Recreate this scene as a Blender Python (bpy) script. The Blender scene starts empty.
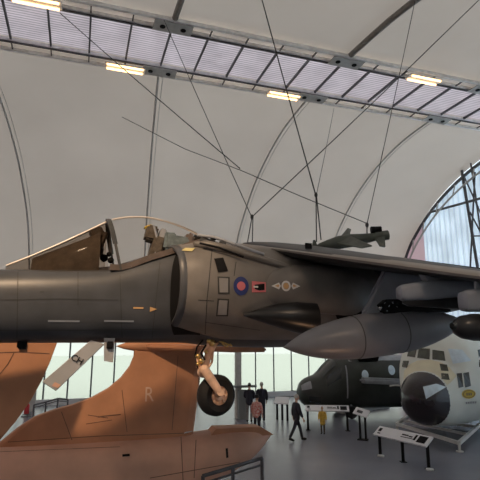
import bpy, bmesh, math, random
from mathutils import Vector, Matrix
from mathutils.bvhtree import BVHTree
random.seed(7)
C = bpy.context.scene
COL = C.collection
PI = math.pi
sin, cos, rad = math.sin, math.cos, math.radians

# ------------------------------------------------------------------ camera
F = 480.0; HZ = 340.0; CZ = 4.0
PITCH = math.atan((HZ-240)/F)
camd = bpy.data.cameras.new('camera'); cam = bpy.data.objects.new('camera', camd); COL.objects.link(cam)
camd.sensor_width = 36; camd.lens = 36*F/480; camd.clip_start = .05; camd.clip_end = 300
cam.location = (0, 0, CZ); cam.rotation_euler = (PI/2+PITCH, 0, 0)
C.camera = cam
CAM = Vector((0, 0, CZ))

def ray(px, py):
    d = Vector(((px-240)/F, 1, -(py-240)/F)); c, s = cos(PITCH), sin(PITCH)
    return Vector((d.x, d.y*c-d.z*s, d.y*s+d.z*c))
def at(px, py, Y):                       # point at world depth Y
    r = ray(px, py); return CAM + r*(Y/r.y)
def ground(px, py, z=0.0):
    r = ray(px, py); return CAM + r*((z-CZ)/r.z)
YAW = rad(18.4)
U = Vector((cos(YAW), sin(YAW), 0)); V = Vector((-sin(YAW), cos(YAW), 0))
def uvz(u, v, z): return U*u + V*v + Vector((0, 0, z))
def onv(px, py, v):                      # (u, z) where the ray meets the plane v = const
    r = ray(px, py); k = v/r.dot(V); p = CAM + r*k; return p.dot(U), p.z
def onu(px, py, u):
    r = ray(px, py); k = u/r.dot(U); p = CAM + r*k; return p.dot(V), p.z

# ------------------------------------------------------------------ materials
def mat(name, col, rough=.6, metal=0, var=.12, scale=3.0, col2=None, bump=0, spec=.5, detail=4, stretch=None):
    m = bpy.data.materials.new(name); m.use_nodes = True
    nt = m.node_tree; b = nt.nodes['Principled BSDF']
    b.inputs['Roughness'].default_value = rough; b.inputs['Metallic'].default_value = metal
    b.inputs['Specular IOR Level'].default_value = spec
    if var or col2:
        tc = nt.nodes.new('ShaderNodeTexCoord'); n = nt.nodes.new('ShaderNodeTexNoise')
        n.inputs['Scale'].default_value = scale; n.inputs['Detail'].default_value = detail
        if stretch:
            mp = nt.nodes.new('ShaderNodeMapping'); mp.inputs['Scale'].default_value = stretch
            nt.links.new(tc.outputs['Object'], mp.inputs['Vector']); nt.links.new(mp.outputs['Vector'], n.inputs['Vector'])
        else: nt.links.new(tc.outputs['Object'], n.inputs['Vector'])
        r = nt.nodes.new('ShaderNodeValToRGB')
        r.color_ramp.elements[0].position = .32; r.color_ramp.elements[1].position = .68
        c2 = col2 or tuple(min(1, c*(1+var)) for c in col)
        c1 = col if col2 else tuple(c*(1-var) for c in col)
        r.color_ramp.elements[0].color = (*c1, 1); r.color_ramp.elements[1].color = (*c2, 1)
        nt.links.new(n.outputs['Fac'], r.inputs['Fac']); nt.links.new(r.outputs['Color'], b.inputs['Base Color'])
        if bump:
            bp = nt.nodes.new('ShaderNodeBump'); bp.inputs['Strength'].default_value = bump; bp.inputs['Distance'].default_value = .02
            nt.links.new(n.outputs['Fac'], bp.inputs['Height']); nt.links.new(bp.outputs['Normal'], b.inputs['Normal'])
    else: b.inputs['Base Color'].default_value = (*col, 1)
    return m
def emis(name, col, s):
    m = bpy.data.materials.new(name); m.use_nodes = True; nt = m.node_tree
    b = nt.nodes['Principled BSDF']; b.inputs['Base Color'].default_value = (*col, 1)
    b.inputs['Emission Color'].default_value = (*col, 1); b.inputs['Emission Strength'].default_value = s
    return m
def glass(name, tint, refl=.08, rough=.02, haze=None):
    m = bpy.data.materials.new(name); m.use_nodes = True; nt = m.node_tree
    nt.nodes.remove(nt.nodes['Principled BSDF']); out = nt.nodes['Material Output']
    t = nt.nodes.new('ShaderNodeBsdfTransparent'); t.inputs['Color'].default_value = (*tint, 1)
    g = nt.nodes.new('ShaderNodeBsdfGlossy'); g.inputs['Roughness'].default_value = rough
    fr = nt.nodes.new('ShaderNodeLayerWeight'); fr.inputs['Blend'].default_value = refl
    mx = nt.nodes.new('ShaderNodeMixShader')
    nt.links.new(fr.outputs['Fresnel'], mx.inputs[0]); nt.links.new(t.outputs[0], mx.inputs[1]); nt.links.new(g.outputs[0], mx.inputs[2])
    last = mx
    if haze:
        d = nt.nodes.new('ShaderNodeBsdfDiffuse'); d.inputs['Color'].default_value = (*haze[0], 1)
        m2 = nt.nodes.new('ShaderNodeMixShader'); m2.inputs[0].default_value = haze[1]
        nt.links.new(mx.outputs[0], m2.inputs[1]); nt.links.new(d.outputs[0], m2.inputs[2]); last = m2
    nt.links.new(last.outputs[0], out.inputs[0]); return m
def fabric(name, refl, trans, scale=.25, stripes=None):
    """thin translucent sheet: diffuse reflection plus daylight passing through"""
    m = bpy.data.materials.new(name); m.use_nodes = True; nt = m.node_tree
    nt.nodes.remove(nt.nodes['Principled BSDF']); out = nt.nodes['Material Output']
    d = nt.nodes.new('ShaderNodeBsdfDiffuse'); t = nt.nodes.new('ShaderNodeBsdfTranslucent')
    a = nt.nodes.new('ShaderNodeAddShader')
    tc = nt.nodes.new('ShaderNodeTexCoord')
    def tint(col, k):
        n = nt.nodes.new('ShaderNodeTexNoise'); n.inputs['Scale'].default_value = scale*k; n.inputs['Detail'].default_value = 5
        nt.links.new(tc.outputs['Object'], n.inputs['Vector'])
        r = nt.nodes.new('ShaderNodeValToRGB')
        r.color_ramp.elements[0].position = .3; r.color_ramp.elements[1].position = .7
        r.color_ramp.elements[0].color = (*[c*.88 for c in col], 1); r.color_ramp.elements[1].color = (*[c*1.06 for c in col], 1)
        nt.links.new(n.outputs['Fac'], r.inputs['Fac']); return r
    r1, r2 = tint(refl, 1), tint(trans, 1.7)
    o1, o2 = r1.outputs['Color'], r2.outputs['Color']
    if stripes:
        w = nt.nodes.new('ShaderNodeTexWave'); w.bands_direction = stripes[0]; w.inputs['Scale'].default_value = stripes[1]
        nt.links.new(tc.outputs['Object'], w.inputs['Vector'])
        rr = nt.nodes.new('ShaderNodeValToRGB'); rr.color_ramp.elements[0].position = .1; rr.color_ramp.elements[1].position = .45
        rr.color_ramp.elements[0].color = (*[stripes[2]]*3, 1); rr.color_ramp.elements[1].color = (1, 1, 1, 1)
        nt.links.new(w.outputs['Color'], rr.inputs['Fac'])
        outs = []
        for o in (o1, o2):
            mm = nt.nodes.new('ShaderNodeMix'); mm.data_type = 'RGBA'; mm.blend_type = 'MULTIPLY'; mm.inputs[0].default_value = 1
            nt.links.new(o, mm.inputs[6]); nt.links.new(rr.outputs['Color'], mm.inputs[7]); outs.append(mm.outputs[2])
        o1, o2 = outs
    nt.links.new(o1, d.inputs['Color']); nt.links.new(o2, t.inputs['Color'])
    nt.links.new(d.outputs[0], a.inputs[0]); nt.links.new(t.outputs[0], a.inputs[1]); nt.links.new(a.outputs[0], out.inputs[0])
    return m

M = dict(
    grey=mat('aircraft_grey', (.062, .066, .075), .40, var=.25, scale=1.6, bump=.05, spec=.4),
    wing=mat('wing_grey_shaded', (.022, .022, .024), .45, var=.2, scale=2),  # dark paint made darker still: the underside's shade is in the colour
    greylit=mat('aircraft_grey_lit', (.32, .29, .26), .5, var=.12, scale=2),  # lit edge of the wing, painted as a paler grey
    cowl=mat('cowl_grey', (.165, .152, .14), .42, var=.22, scale=2.2, spec=.4),
    doorp=mat('door_panel_grey', (.24, .23, .225), .45, var=.1),
    pyl=mat('pylon_grey', (.29, .31, .35), .45, var=.1, scale=3),
    tank=mat('tank_grey', (.215, .215, .235), .36, var=.15, scale=1.5, spec=.45),
    door=mat('pale_door_grey', (.42, .42, .43), .5, var=.08),
    line=mat('panel_line', (.035, .035, .035), .6, var=0),
    black=mat('matt_black', (.008, .008, .009), .8, var=0, spec=.2),
    rubber=mat('rubber', (.007, .0065, .0065), .75, var=.3, scale=20),
    pinkm=mat('desert_pink', (.56, .27, .150), .55, var=.16, scale=1.3, bump=.05, spec=.3),
    pinkl=mat('desert_pink_pale', (.68, .40, .29), .55, var=.12, scale=1.5, spec=.3),
    pinkd=mat('scorched_pink', (.17, .09, .06), .6, var=.3, scale=4),
    leg=mat('gear_enamel', (.80, .52, .36), .45, var=.2, scale=9),
    chrome=mat('oleo_chrome', (.7, .7, .7), .2, 1, var=0),
    brass=mat('brass_union', (.6, .42, .16), .35, .8, var=.2, scale=12),
    blue=mat('roundel_blue', (.015, .03, .16), .5, var=0),
    red=mat('signal_red', (.55, .03, .04), .5, var=0),
    pinkred=mat('roundel_pale_red', (.62, .16, .18), .5, var=0),
    white=mat('marking_white', (.7, .68, .66), .5, var=0),
    yellow=mat('marking_yellow', (.6, .42, .04), .5, var=0),
    cream=mat('marking_cream', (.55, .48, .22), .5, var=.1),
    palem=mat('marking_faded_pink', (.72, .50, .38), .6, var=.1),
    gold=mat('marking_gold', (.6, .36, .16), .5, var=0),
    seat=mat('seat_fabric', (.09, .075, .06), .8, var=.4, scale=14),
    seatm=mat('seat_blue_grey', (.13, .17, .19), .6, var=.3, scale=12),
    coam=mat('coaming', (.04, .03, .022), .7, var=.4, scale=9),
    frame=mat('canopy_frame', (.06, .06, .06), .45, var=.2),
    edge=mat('cream_edge_highlight', (.88, .80, .72), .3, var=.1),  # cream glazing edges, with their bright highlight put into the colour
    seal=mat('sealant_bronze', (.12, .09, .075), .4, var=.2, scale=8),
    canopy=glass('canopy_glass', (.97, .955, .94), .03, .03),
    shield=glass('windscreen_glass', (.72, .66, .60), .05, .05),
    pane=glass('window_glass', (.71, .735, .69), .10, .05),
    steel=mat('galvanised_steel', (.85, .84, .83), .4, .1, var=.12, scale=4),
    dsteel=mat('dark_steel', (.11, .11, .12), .5, .3, var=.12),
    cable=mat('steel_cable', (.06, .06, .06), .5, .3, var=0),
    mull=mat('mullion_grey', (.20, .22, .23), .5, var=.05),
    wallw=mat('white_wall_paint', (.72, .74, .76), .6, var=.04),
    brown=mat('rib_brown_grey', (.22, .20, .18), .55, var=.15, scale=5),
    rib=mat('rib_pale_grey', (.50, .49, .47), .55, var=.1, scale=5),
    heli=mat('helicopter_green', (.030, .034, .028), .36, var=.3, scale=2, spec=.5),
    helig=mat('helicopter_grey', (.30, .31, .33), .4, var=.15),
    dglass=mat('dark_cockpit_glass', (.02, .025, .028), .08, var=0, spec=.8),
    cglass=mat('greenish_cockpit_glass', (.055, .06, .045), .12, var=.3, scale=5, spec=.8),
    c130=mat('hercules_pale_green_grey', (.74, .77, .71), .5, var=.05, scale=1.2),
    c130y=mat('hercules_cream', (.72, .68, .50), .5, var=.08, scale=2),
    radome=mat('radome_black', (.018, .012, .016), .22, var=.2, scale=2, spec=.6),
    pbl=mat('pale_blue_patch', (.62, .74, .82), .35, var=.12, scale=4),  # painted reflections on the transport nose, and the helicopter portholes
    cradle=mat('cradle_pale_paint', (.58, .57, .55), .5, var=.06),
    board=mat('board_white', (.74, .75, .78), .35, var=.03),
    missile=mat('missile_olive', (.10, .115, .095), .5, var=.2, scale=4),
    pod=mat('pod_black', (.02, .02, .021), .3, var=.2),
    navy=mat('navy_cloth', (.014, .016, .028), .85, var=.3, scale=12),
    greyc=mat('grey_cloth', (.16, .16, .17), .85, var=.3, scale=12),
    plaid=mat('red_plaid_cloth', (.36, .05, .05), .85, col2=(.55, .45, .44), scale=14),
    yelc=mat('yellow_cloth', (.58, .38, .07), .85, var=.2, scale=12),
    skin=mat('skin', (.52, .33, .25), .6, var=.05),
    hairg=mat('grey_hair', (.42, .40, .38), .8, var=.2, scale=30),
    hairb=mat('dark_hair', (.03, .022, .018), .8, var=.2, scale=30),
    hairf=mat('fair_hair', (.35, .22, .12), .8, var=.2, scale=30),
    grass=mat('paving_outside', (.83, .86, .80), .9, var=0),
)
def floor_mat():
    m = mat('polished_grey_floor', (.185, .19, .225), .27, var=.06, scale=.6, spec=.5)
    return m
M['floor'] = floor_mat()
M['mem'] = fabric('roof_membrane', (.52, .47, .43), (.130, .117, .101), .12)
M['sky'] = fabric('ribbed_skylight_sheet', (.40, .39, .40), (.50, .475, .49), .8, stripes=('Y', 2.1, .6))
M['sidelight'] = fabric('side_glazing_highlight', (.45, .45, .44), (.75, .73, .71), .5)  # side glazing brightened to stand in for the rails' white highlight
M['clad'] = fabric('corrugated_translucent_cladding', (.50, .55, .60), (.50, .54, .57), .4, stripes=('Y', .62, .86))
M['banner'] = fabric('pink_grey_panel', (.50, .46, .47), (.36, .30, .32), .3)

# ------------------------------------------------------------------ mesh helpers
def obj(name, bm, m, parent=None, smooth=False, loc=None, rotz=0):
    bmesh.ops.remove_doubles(bm, verts=bm.verts, dist=1e-5)
    bmesh.ops.recalc_face_normals(bm, faces=bm.faces)
    me = bpy.data.meshes.new(name); bm.to_mesh(me); bm.free()
    if isinstance(m, (list, tuple)):
        for q in m: me.materials.append(q)
    else: me.materials.append(m)
    if smooth:
        for p in me.polygons: p.use_smooth = True
        try: me.set_sharp_from_angle(angle=rad(40))
        except Exception: pass
    o = bpy.data.objects.new(name, me); COL.objects.link(o)
    if parent: o.parent = parent
    if loc is not None: o.location = loc
    if rotz: o.rotation_euler = (0, 0, rotz)
    return o
def tag(o, label, cat, group=None):
    o['label'] = label; o['category'] = cat
    if group: o['group'] = group
    return o
def struct(o): o['kind'] = 'structure'; return o
def thing(name, label, cat, loc=(0, 0, 0), rotz=0, group=None):
    o = bpy.data.objects.new(name, None); COL.objects.link(o); o.empty_display_size = .2
    o.location = loc; o.rotation_euler = (0, 0, rotz); return tag(o, label, cat, group)
def BM(): return bmesh.new()
def box(bm, c, s, rot=None, bev=0):
    r = bmesh.ops.create_cube(bm, size=1); vs = r['verts']
    mt = Matrix.Translation(Vector(c)) @ (rot.to_4x4() if rot else Matrix()) @ Matrix.Diagonal((*s, 1))
    for v in vs: v.co = mt @ v.co
    if bev:
        es = list({e for v in vs for e in v.link_edges})
        bmesh.ops.bevel(bm, geom=es, offset=bev, segments=2, affect='EDGES')
    return bm
def frame_to(d):
    d = Vector(d).normalized(); up = Vector((0, 0, 1)) if abs(d.z) < .95 else Vector((1, 0, 0))
    a = d.cross(up).normalized(); b = a.cross(d).normalized(); return a, b, d
def tube(bm, p0, p1, r0, r1=None, n=10, caps=True):
    r1 = r0 if r1 is None else r1; p0, p1 = Vector(p0), Vector(p1)
    a, b, d = frame_to(p1-p0); R = []
    for p, r in ((p0, r0), (p1, r1)): R.append([bm.verts.new(p+(a*cos(2*PI*k/n)+b*sin(2*PI*k/n))*r) for k in range(n)])
    for k in range(n): bm.faces.new((R[0][k], R[0][(k+1) % n], R[1][(k+1) % n], R[1][k]))
    if caps: bm.faces.new(R[0][::-1]); bm.faces.new(R[1])
    return bm
def path(bm, pts, r, n=8):
    for p, q in zip(pts, pts[1:]): tube(bm, p, q, r, n=n)
    return bm
def beam(bm, p0, p1, w, h):             # rectangular bar, h in its own upward direction
    p0, p1 = Vector(p0), Vector(p1); a, b, d = frame_to(p1-p0); R = []
    for p in (p0, p1): R.append([bm.verts.new(p+a*sx*w/2+b*sy*h/2) for sx, sy in ((-1, -1), (1, -1), (1, 1), (-1, 1))])
    for k in range(4): bm.faces.new((R[0][k], R[0][(k+1) % 4], R[1][(k+1) % 4], R[1][k]))
    bm.faces.new(R[0][::-1]); bm.faces.new(R[1]); return bm
def rings(bm, R, closed=True, cap=True):
    vs = [[bm.verts.new(p) for p in r] for r in R]; n = len(vs[0])
    for A, B in zip(vs, vs[1:]):
        for k in range(n if closed else n-1): bm.faces.new((A[k], A[(k+1) % n], B[(k+1) % n], B[k]))
    if cap and closed: bm.faces.new(vs[0][::-1]); bm.faces.new(vs[-1])
    return bm
def prism(bm, pts, d):                  # planar polygon extruded by vector d
    pts = [Vector(p) for p in pts]; d = Vector(d)
    A = [bm.verts.new(p-d/2) for p in pts]; B = [bm.verts.new(p+d/2) for p in pts]; n = len(pts)
    bm.faces.new(A[::-1]); bm.faces.new(B)
    for k in range(n): bm.faces.new((A[k], A[(k+1) % n], B[(k+1) % n], B[k]))
    return bm
def lathe(bm, prof, c, axis, n=24, cap=True):     # prof (along, r)
    a, b, d = frame_to(axis); c = Vector(c)
    return rings(bm, [[c+d*t+(a*cos(2*PI*k/n)+b*sin(2*PI*k/n))*max(r, .0008) for k in range(n)] for t, r in prof], cap=cap)
def crom(ys, xs, x):
    if x <= xs[0]: return ys[0]
    if x >= xs[-1]: return ys[-1]
    i = max(k for k in range(len(xs)-1) if xs[k] <= x)
    h = xs[i+1]-xs[i]; t = (x-xs[i])/h
    def m(k):
        if k == 0 or k == len(xs)-1:
            j = 0 if k == 0 else k-1; return (ys[j+1]-ys[j])/(xs[j+1]-xs[j])
        a = (ys[k]-ys[k-1])/(xs[k]-xs[k-1]); b = (ys[k+1]-ys[k])/(xs[k+1]-xs[k])
        return 0 if a*b <= 0 else 2*a*b/(a+b)
    m0, m1 = m(i), m(i+1); y0, y1 = ys[i], ys[i+1]
    return (2*t**3-3*t*t+1)*y0+(t**3-2*t*t+t)*h*m0+(-2*t**3+3*t*t)*y1+(t**3-t*t)*h*m1
class Loft:                             # stations: (x, yc, w, zb, zt, n)
    def __init__(s, st): s.st = st; s.xs = [q[0] for q in st]
    def par(s, x): return [crom([q[k] for q in s.st], s.xs, x) for k in range(1, 6)]
    def pt(s, x, a):                    # a: 0 = top, +90 = toward -y (port)
        yc, w, zb, zt, n = s.par(x); e = 2/n
        sa, ca = sin(a), cos(a); zc = (zb+zt)/2; h = (zt-zb)/2
        return Vector((x, yc-w*math.copysign(abs(sa)**e, sa), zc+h*math.copysign(abs(ca)**e, ca)))
    def mesh(s, bm, step=.1, na=40, x0=None, x1=None):
        x0 = s.xs[0] if x0 is None else x0; x1 = s.xs[-1] if x1 is None else x1
        k = max(2, int((x1-x0)/step))
        return rings(bm, [[s.pt(x0+(x1-x0)*i/k, 2*PI*j/na) for j in range(na)] for i in range(k+1)])
def bvh(bm): bm.normal_update(); bm.verts.ensure_lookup_table(); bm.faces.ensure_lookup_table(); return BVHTree.FromBMesh(bm)
class Surf:                             # a surface in a thing's own frame on which markings are laid
    def __init__(s, bm, org, rotz): s.t = bvh(bm); s.m = Matrix.Translation(Vector(org)) @ Matrix.Rotation(rotz, 4, 'Z'); s.mi = s.m.inverted()
    def hit(s, px, py):
        o = s.mi @ CAM; d = (s.mi.to_3x3() @ ray(px, py)).normalized()
        p, n, i, _ = s.t.ray_cast(o, d)
        if p is None: return None
        if n.dot(d) > 0: n = -n
        return p, n
    def decal(s, bm, hit, poly, off=.006, up=Vector((0, 0, 1))):
        p, n = hit; a = up.cross(n).normalized(); b = n.cross(a).normalized(); vs = []
        for x, y in poly:
            q = p+a*x+b*y+n*.35
            h, nn, i, _ = s.t.ray_cast(q, -n, 1.0)
            vs.append(bm.verts.new((h if h is not None else p+a*x+b*y)+n*off))
        return vs
    def poly(s, bm, hit, poly, off=.006):
        vs = s.decal(bm, hit, poly, off); bm.faces.new(vs); return bm
    def disc(s, bm, hit, r0, r1, ry=1.0, off=.006, n=28):
        A = s.decal(bm, hit, [(r0*cos(2*PI*k/n), r0*ry*sin(2*PI*k/n)) for k in range(n)], off)
        B = s.decal(bm, hit, [(r1*cos(2*PI*k/n), r1*ry*sin(2*PI*k/n)) for k in range(n)], off)
        for k in range(n): bm.faces.new((A[k], A[(k+1) % n], B[(k+1) % n], B[k]))
        if r0 <= .002: bm.faces.new(A)
        return bm
    def strip(s, bm, pxs, w, off=.005): # thin line following the surface through pixel waypoints on the thing
        hs = []
        for (x0, y0), (x1, y1) in zip(pxs, pxs[1:]):
            k = max(2, int(math.hypot(x1-x0, y1-y0)/4))
            for i in range(k+1):
                h = s.hit(x0+(x1-x0)*i/k, y0+(y1-y0)*i/k)
                if h: hs.append(h)
        prev = None
        for i, (p, n) in enumerate(hs):
            q = hs[min(i+1, len(hs)-1)][0]-hs[max(i-1, 0)][0]
            if q.length < 1e-6: continue
            side = q.cross(n).normalized()*w/2
            cur = (bm.verts.new(p+side+n*off), bm.verts.new(p-side+n*off))
            if prev and (hs[i][0]-prev[2]).length < .4: bm.faces.new((prev[0], prev[1], cur[1], cur[0]))
            prev = (*cur, p)
        return bm
def gridpatch(S, c, n=8, off=.02):
    bm = BM(); g = []
    for i in range(n+1):
        row = []
        for j in range(n+1):
            a_, b_ = i/n, j/n; x = (1-a_)*((1-b_)*c[0][0]+b_*c[1][0])+a_*((1-b_)*c[3][0]+b_*c[2][0]); y = (1-a_)*((1-b_)*c[0][1]+b_*c[1][1])+a_*((1-b_)*c[3][1]+b_*c[2][1])
            h = S.hit(x, y); row.append(bm.verts.new(h[0]+h[1]*off) if h else None)
        g.append(row)
    for i in range(n):
        for j in range(n):
            q = (g[i][j], g[i][j+1], g[i+1][j+1], g[i+1][j])
            if None not in q: bm.faces.new(q)
    return bm
def text_bm(s, size, depth=.004):
    cu = bpy.data.curves.new('lettering', 'FONT'); cu.body = s; cu.size = size; cu.extrude = depth
    cu.align_x = 'CENTER'; cu.align_y = 'CENTER'; cu.resolution_u = 4
    o = bpy.data.objects.new('lettering', cu); COL.objects.link(o)
    dg = bpy.context.evaluated_depsgraph_get(); me = bpy.data.meshes.new_from_object(o.evaluated_get(dg))
    bm = BM(); bm.from_mesh(me); bpy.data.objects.remove(o); bpy.data.meshes.remove(me); return bm
def place_text(s, size, p, right, up, off=.006, bold=1.0):
    bm = text_bm(s, size); r = Vector(right).normalized(); n = r.cross(Vector(up)).normalized(); u = n.cross(r)
    for v in bm.verts: v.co = Vector(p)+r*v.co.x*bold+u*v.co.y+n*(v.co.z+off)
    return bm

# ================================================================== SETTING
PROF = [(-9, 3.6), (-6, 6.3), (-2, 9.6), (3, 12.6), (8, 14.7), (12.5, 15.75), (16.75, 16.15)]
PROF2 = [(19.5, 16.15), (21.5, 16.05), (23.6, 15.75), (25.8, 15.1), (28.0, 14.1), (29.9, 12.8), (31.4, 11.4), (32.5, 9.6), (33.2, 7.6), (33.6, 5.6), (33.8, 4.0)]
STR0, STR1, ZS = 16.75, 19.5, 16.0
BAY = 7.6; R0 = 2.75
UR = [R0+BAY*k for k in range(-4, 3)]   # rib stations
UEND = R0+3*BAY-.85; UBEG = R0-4*BAY
VW = 33.8
bm = BM(); prism(bm, [uvz(UBEG, -9, -.1), uvz(UEND, -9, -.1), uvz(UEND, VW+.2, -.1), uvz(UBEG, VW+.2, -.1)], (0, 0, .2))
struct(obj('floor', bm, M['floor']))
bm = BM(); prism(bm, [uvz(UBEG-60, -60, -.4), uvz(UEND+90, -60, -.4), uvz(UEND+90, VW+110, -.4), uvz(UBEG-60, VW+110, -.4)], (0, 0, .2))
struct(obj('ground_outside', bm, M['grass']))

def roof_sheet(prof, name):
    bm = BM(); R = []
    us = []
    ks = sorted(set([UBEG]+UR+[UEND]))
    for a, b in zip(ks, ks[1:]):
        for i in range(8): us.append((a+(b-a)*i/8, sin(PI*i/8)))
    us.append((UEND, 0))
    vs = [p[0] for p in prof]; n = 36
    # arc-length style sampling
    for i in range(n+1):
        t = i/n*(len(prof)-1); k = min(int(t), len(prof)-2)
        f = t-k
        def cr(j):
            q = [prof[max(0, min(len(prof)-1, k+m))][j] for m in (-1, 0, 1, 2)]
            return .5*((2*q[1])+(-q[0]+q[2])*f+(2*q[0]-5*q[1]+4*q[2]-q[3])*f*f+(-q[0]+3*q[1]-3*q[2]+q[3])*f**3)
        R.append((cr(0), cr(1), sin(PI*min(1, i/n))**.5))
    rows = []
    for v, z, e in R:
        rows.append([uvz(u, v, z+.22*s*e) for u, s in us])
    rings(bm, rows, closed=False, cap=False)
    struct(obj(name, bm, M['mem'], smooth=True))
    return [(v, z) for v, z, e in R]
arcN = roof_sheet(PROF, 'ceiling_near')
arcF = roof_sheet(PROF2, 'ceiling_far')
# ribs
n_trim = 0
def trim(bm, m, smooth=False):
    global n_trim; n_trim += 1
    return struct(obj('trim_%d' % n_trim, bm, m, smooth=smooth))
for u in UR:
    k_ = .13 if u < -2 and u > -8 else (.10 if -2 < u < 5 else 0)       # the two left ribs fan out slightly
    bm = BM(); path(bm, [uvz(u+k_*(v-20), v, z-.12) for v, z in arcF], .055)
    path(bm, [uvz(u+.22+k_*(v-20), v, z-.12) for v, z in arcF], .018, n=6); trim(bm, M['rib'])
    bm = BM(); path(bm, [uvz(u, v, z-.15) for v, z in arcN], .12); trim(bm, M['brown'])
# skylight strip
bm = BM(); prism(bm, [uvz(UBEG, STR0, ZS+.12), uvz(UEND, STR0, ZS+.12), uvz(UEND, STR1, ZS+.12), uvz(UBEG, STR1, ZS+.12)], (0, 0, .03))
o = obj('skylight', bm, M['sky']); struct(o)
# rotate texture frame: object coordinates follow the building axis
me = o.data; me.transform(Matrix.Rotation(-YAW, 4, 'Z')); o.rotation_euler = (0, 0, YAW)
bm = BM(); N = int((UEND-UBEG)/1.52)
for k in range(N+1):
    u = R0-4*BAY+k*BAY/5; beam(bm, uvz(u, STR0, ZS-.02), uvz(u, STR1, ZS-.02), .07, .12)
trim(bm, M['dsteel'])
for v, sg in ((STR0, 1), (STR1, -1)):
    bm = BM()
    for dv, dz, w in ((0, 0, .16), (sg*-.62, -.05, .13)): beam(bm, uvz(UBEG, v+dv, ZS+dz-.05), uvz(UEND, v+dv, ZS+dz-.05), w, .14)
    trim(bm, M['steel'])
    bm = BM(); beam(bm, uvz(UBEG, v+sg*.02, ZS-.16), uvz(UEND, v+sg*.02, ZS-.16), .07, .05)
    for k in range(N+1):
        u = R0-4*BAY+k*BAY/5; beam(bm, uvz(u, v, ZS-.08), uvz(u, v-sg*.62, ZS-.1), .05, .06)
    trim(bm, M['dsteel'])
    bm = BM(); prism(bm, [uvz(UBEG, v, ZS+.06), uvz(UEND, v, ZS+.06), uvz(UEND, v-sg*.62, ZS+.0), uvz(UBEG, v-sg*.62, ZS+.0)], (0, 0, .02))
    trim(bm, M['sidelight'])
    for u in UR:                        # node plates where the ribs meet the rails
        bm = BM(); prism(bm, [uvz(u-.75, v+.06*sg, ZS-.18), uvz(u+.75, v+.06*sg, ZS-.18), uvz(u+.75, v-.6*sg, ZS-.2), uvz(u-.75, v-.6*sg, ZS-.2)], (0, 0, .03))
        o = trim(bm, M['rib'])
        bm = BM()
        for du in (-.4, .4): tube(bm, uvz(u+du, v-.28*sg, ZS-.235), uvz(u+du, v-.28*sg, ZS-.2), .11, n=12)
        trim(bm, M['black'])
# far glazing
ZG = 3.95; NB = []
u0w = UBEG; k = 0; STEP = 1.42
bm = BM(); prism(bm, [uvz(UBEG, VW, .25), uvz(UEND, VW, .25), uvz(UEND, VW, ZG), uvz(UBEG, VW, ZG)], V*.03)
w1 = struct(obj('window_1', bm, M['pane']))
bm = BM(); u = UBEG+.3
while u < UEND:
    beam(bm, uvz(u, VW-.06, .2), uvz(u, VW-.06, ZG), .075, .09); u += STEP
beam(bm, uvz(UBEG, VW-.06, ZG), uvz(UEND, VW-.06, ZG), .12, .22)
trim(bm, M['mull'])
bm = BM(); prism(bm, [uvz(UBEG, VW-.1, 0.35), uvz(UEND, VW-.1, .35), uvz(UEND, VW-.1, .0), uvz(UBEG, VW-.1, .0)], V*.12)
struct(obj('wall_far', bm, M['wallw']))
# right gable: corrugated translucent cladding, pinkish end panel, arched frame and truss
def gable(u, va, vb, name, m, nz=30, zb=0):
    bm = BM(); full = [p for p in arcN]+[p for p in arcF]
    pts = [p for p in full if va <= p[0] <= vb]
    def zat(v):
        for (v0, z0), (v1, z1) in zip(full, full[1:]):
            if v0 <= v <= v1 and v1 > v0: return z0+(z1-z0)*(v-v0)/(v1-v0)
        return full[-1][1]
    pts = [(va, zat(va))]+pts+[(vb, zat(vb))]
    prism(bm, [uvz(u, va, zb)]+[uvz(u, v, z) for v, z in pts]+[uvz(u, vb, zb)], U*.05)
    o = obj(name, bm, m); o.data.transform(Matrix.Rotation(-YAW, 4, 'Z')); o.rotation_euler = (0, 0, YAW); return struct(o)
gable(UEND+.05, -8.9, 29.7, 'wall_right', M['clad'])
gable(UEND+.05, 29.7, 33.8, 'wall_right_panel', M['banner'])
gable(UBEG-.05, -8.9, 33.8, 'wall_left', M['banner'])
bm = BM(); prism(bm, [uvz(UBEG, -8.9, 0), uvz(UEND, -8.9, 0), uvz(UEND, -8.9, 3.4), uvz(UBEG, -8.9, 3.4)], V*.1)
struct(obj('wall_near', bm, M['wallw']))
bm = BM(); path(bm, [uvz(UEND-.15, v-.1, z-.3) for v, z in arcF], .11); trim(bm, M['dsteel'])
bm = BM(); path(bm, [uvz(UEND-.5, v-.75, z-.95) for v, z in arcF], .07); 
for i in range(2, len(arcF)-1, 3):
    beam(bm, uvz(UEND-.15, arcF[i][0]-.1, arcF[i][1]-.3), uvz(UEND-.5, arcF[i+1][0]-.75, arcF[i+1][1]-.95), .07, .07)
trim(bm, M['rib'])
def gp(px, py, d=.3): v, z = onu(px, py, UEND-d); return uvz(UEND-d, v, z)
bm = BM()
for a, b, r in (((431, 212), (482, 198), .09), ((461, 166), (478, 270), .10), ((475, 172), (470, 272), .06), ((470, 158), (486, 268), .06), ((462, 172), (482, 216), .05), ((470, 212), (482, 235), .05), ((471, 236), (484, 236), .05)):
    tube(bm, gp(*a), gp(*b), r, n=8)
trim(bm, M['dsteel'])

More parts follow.
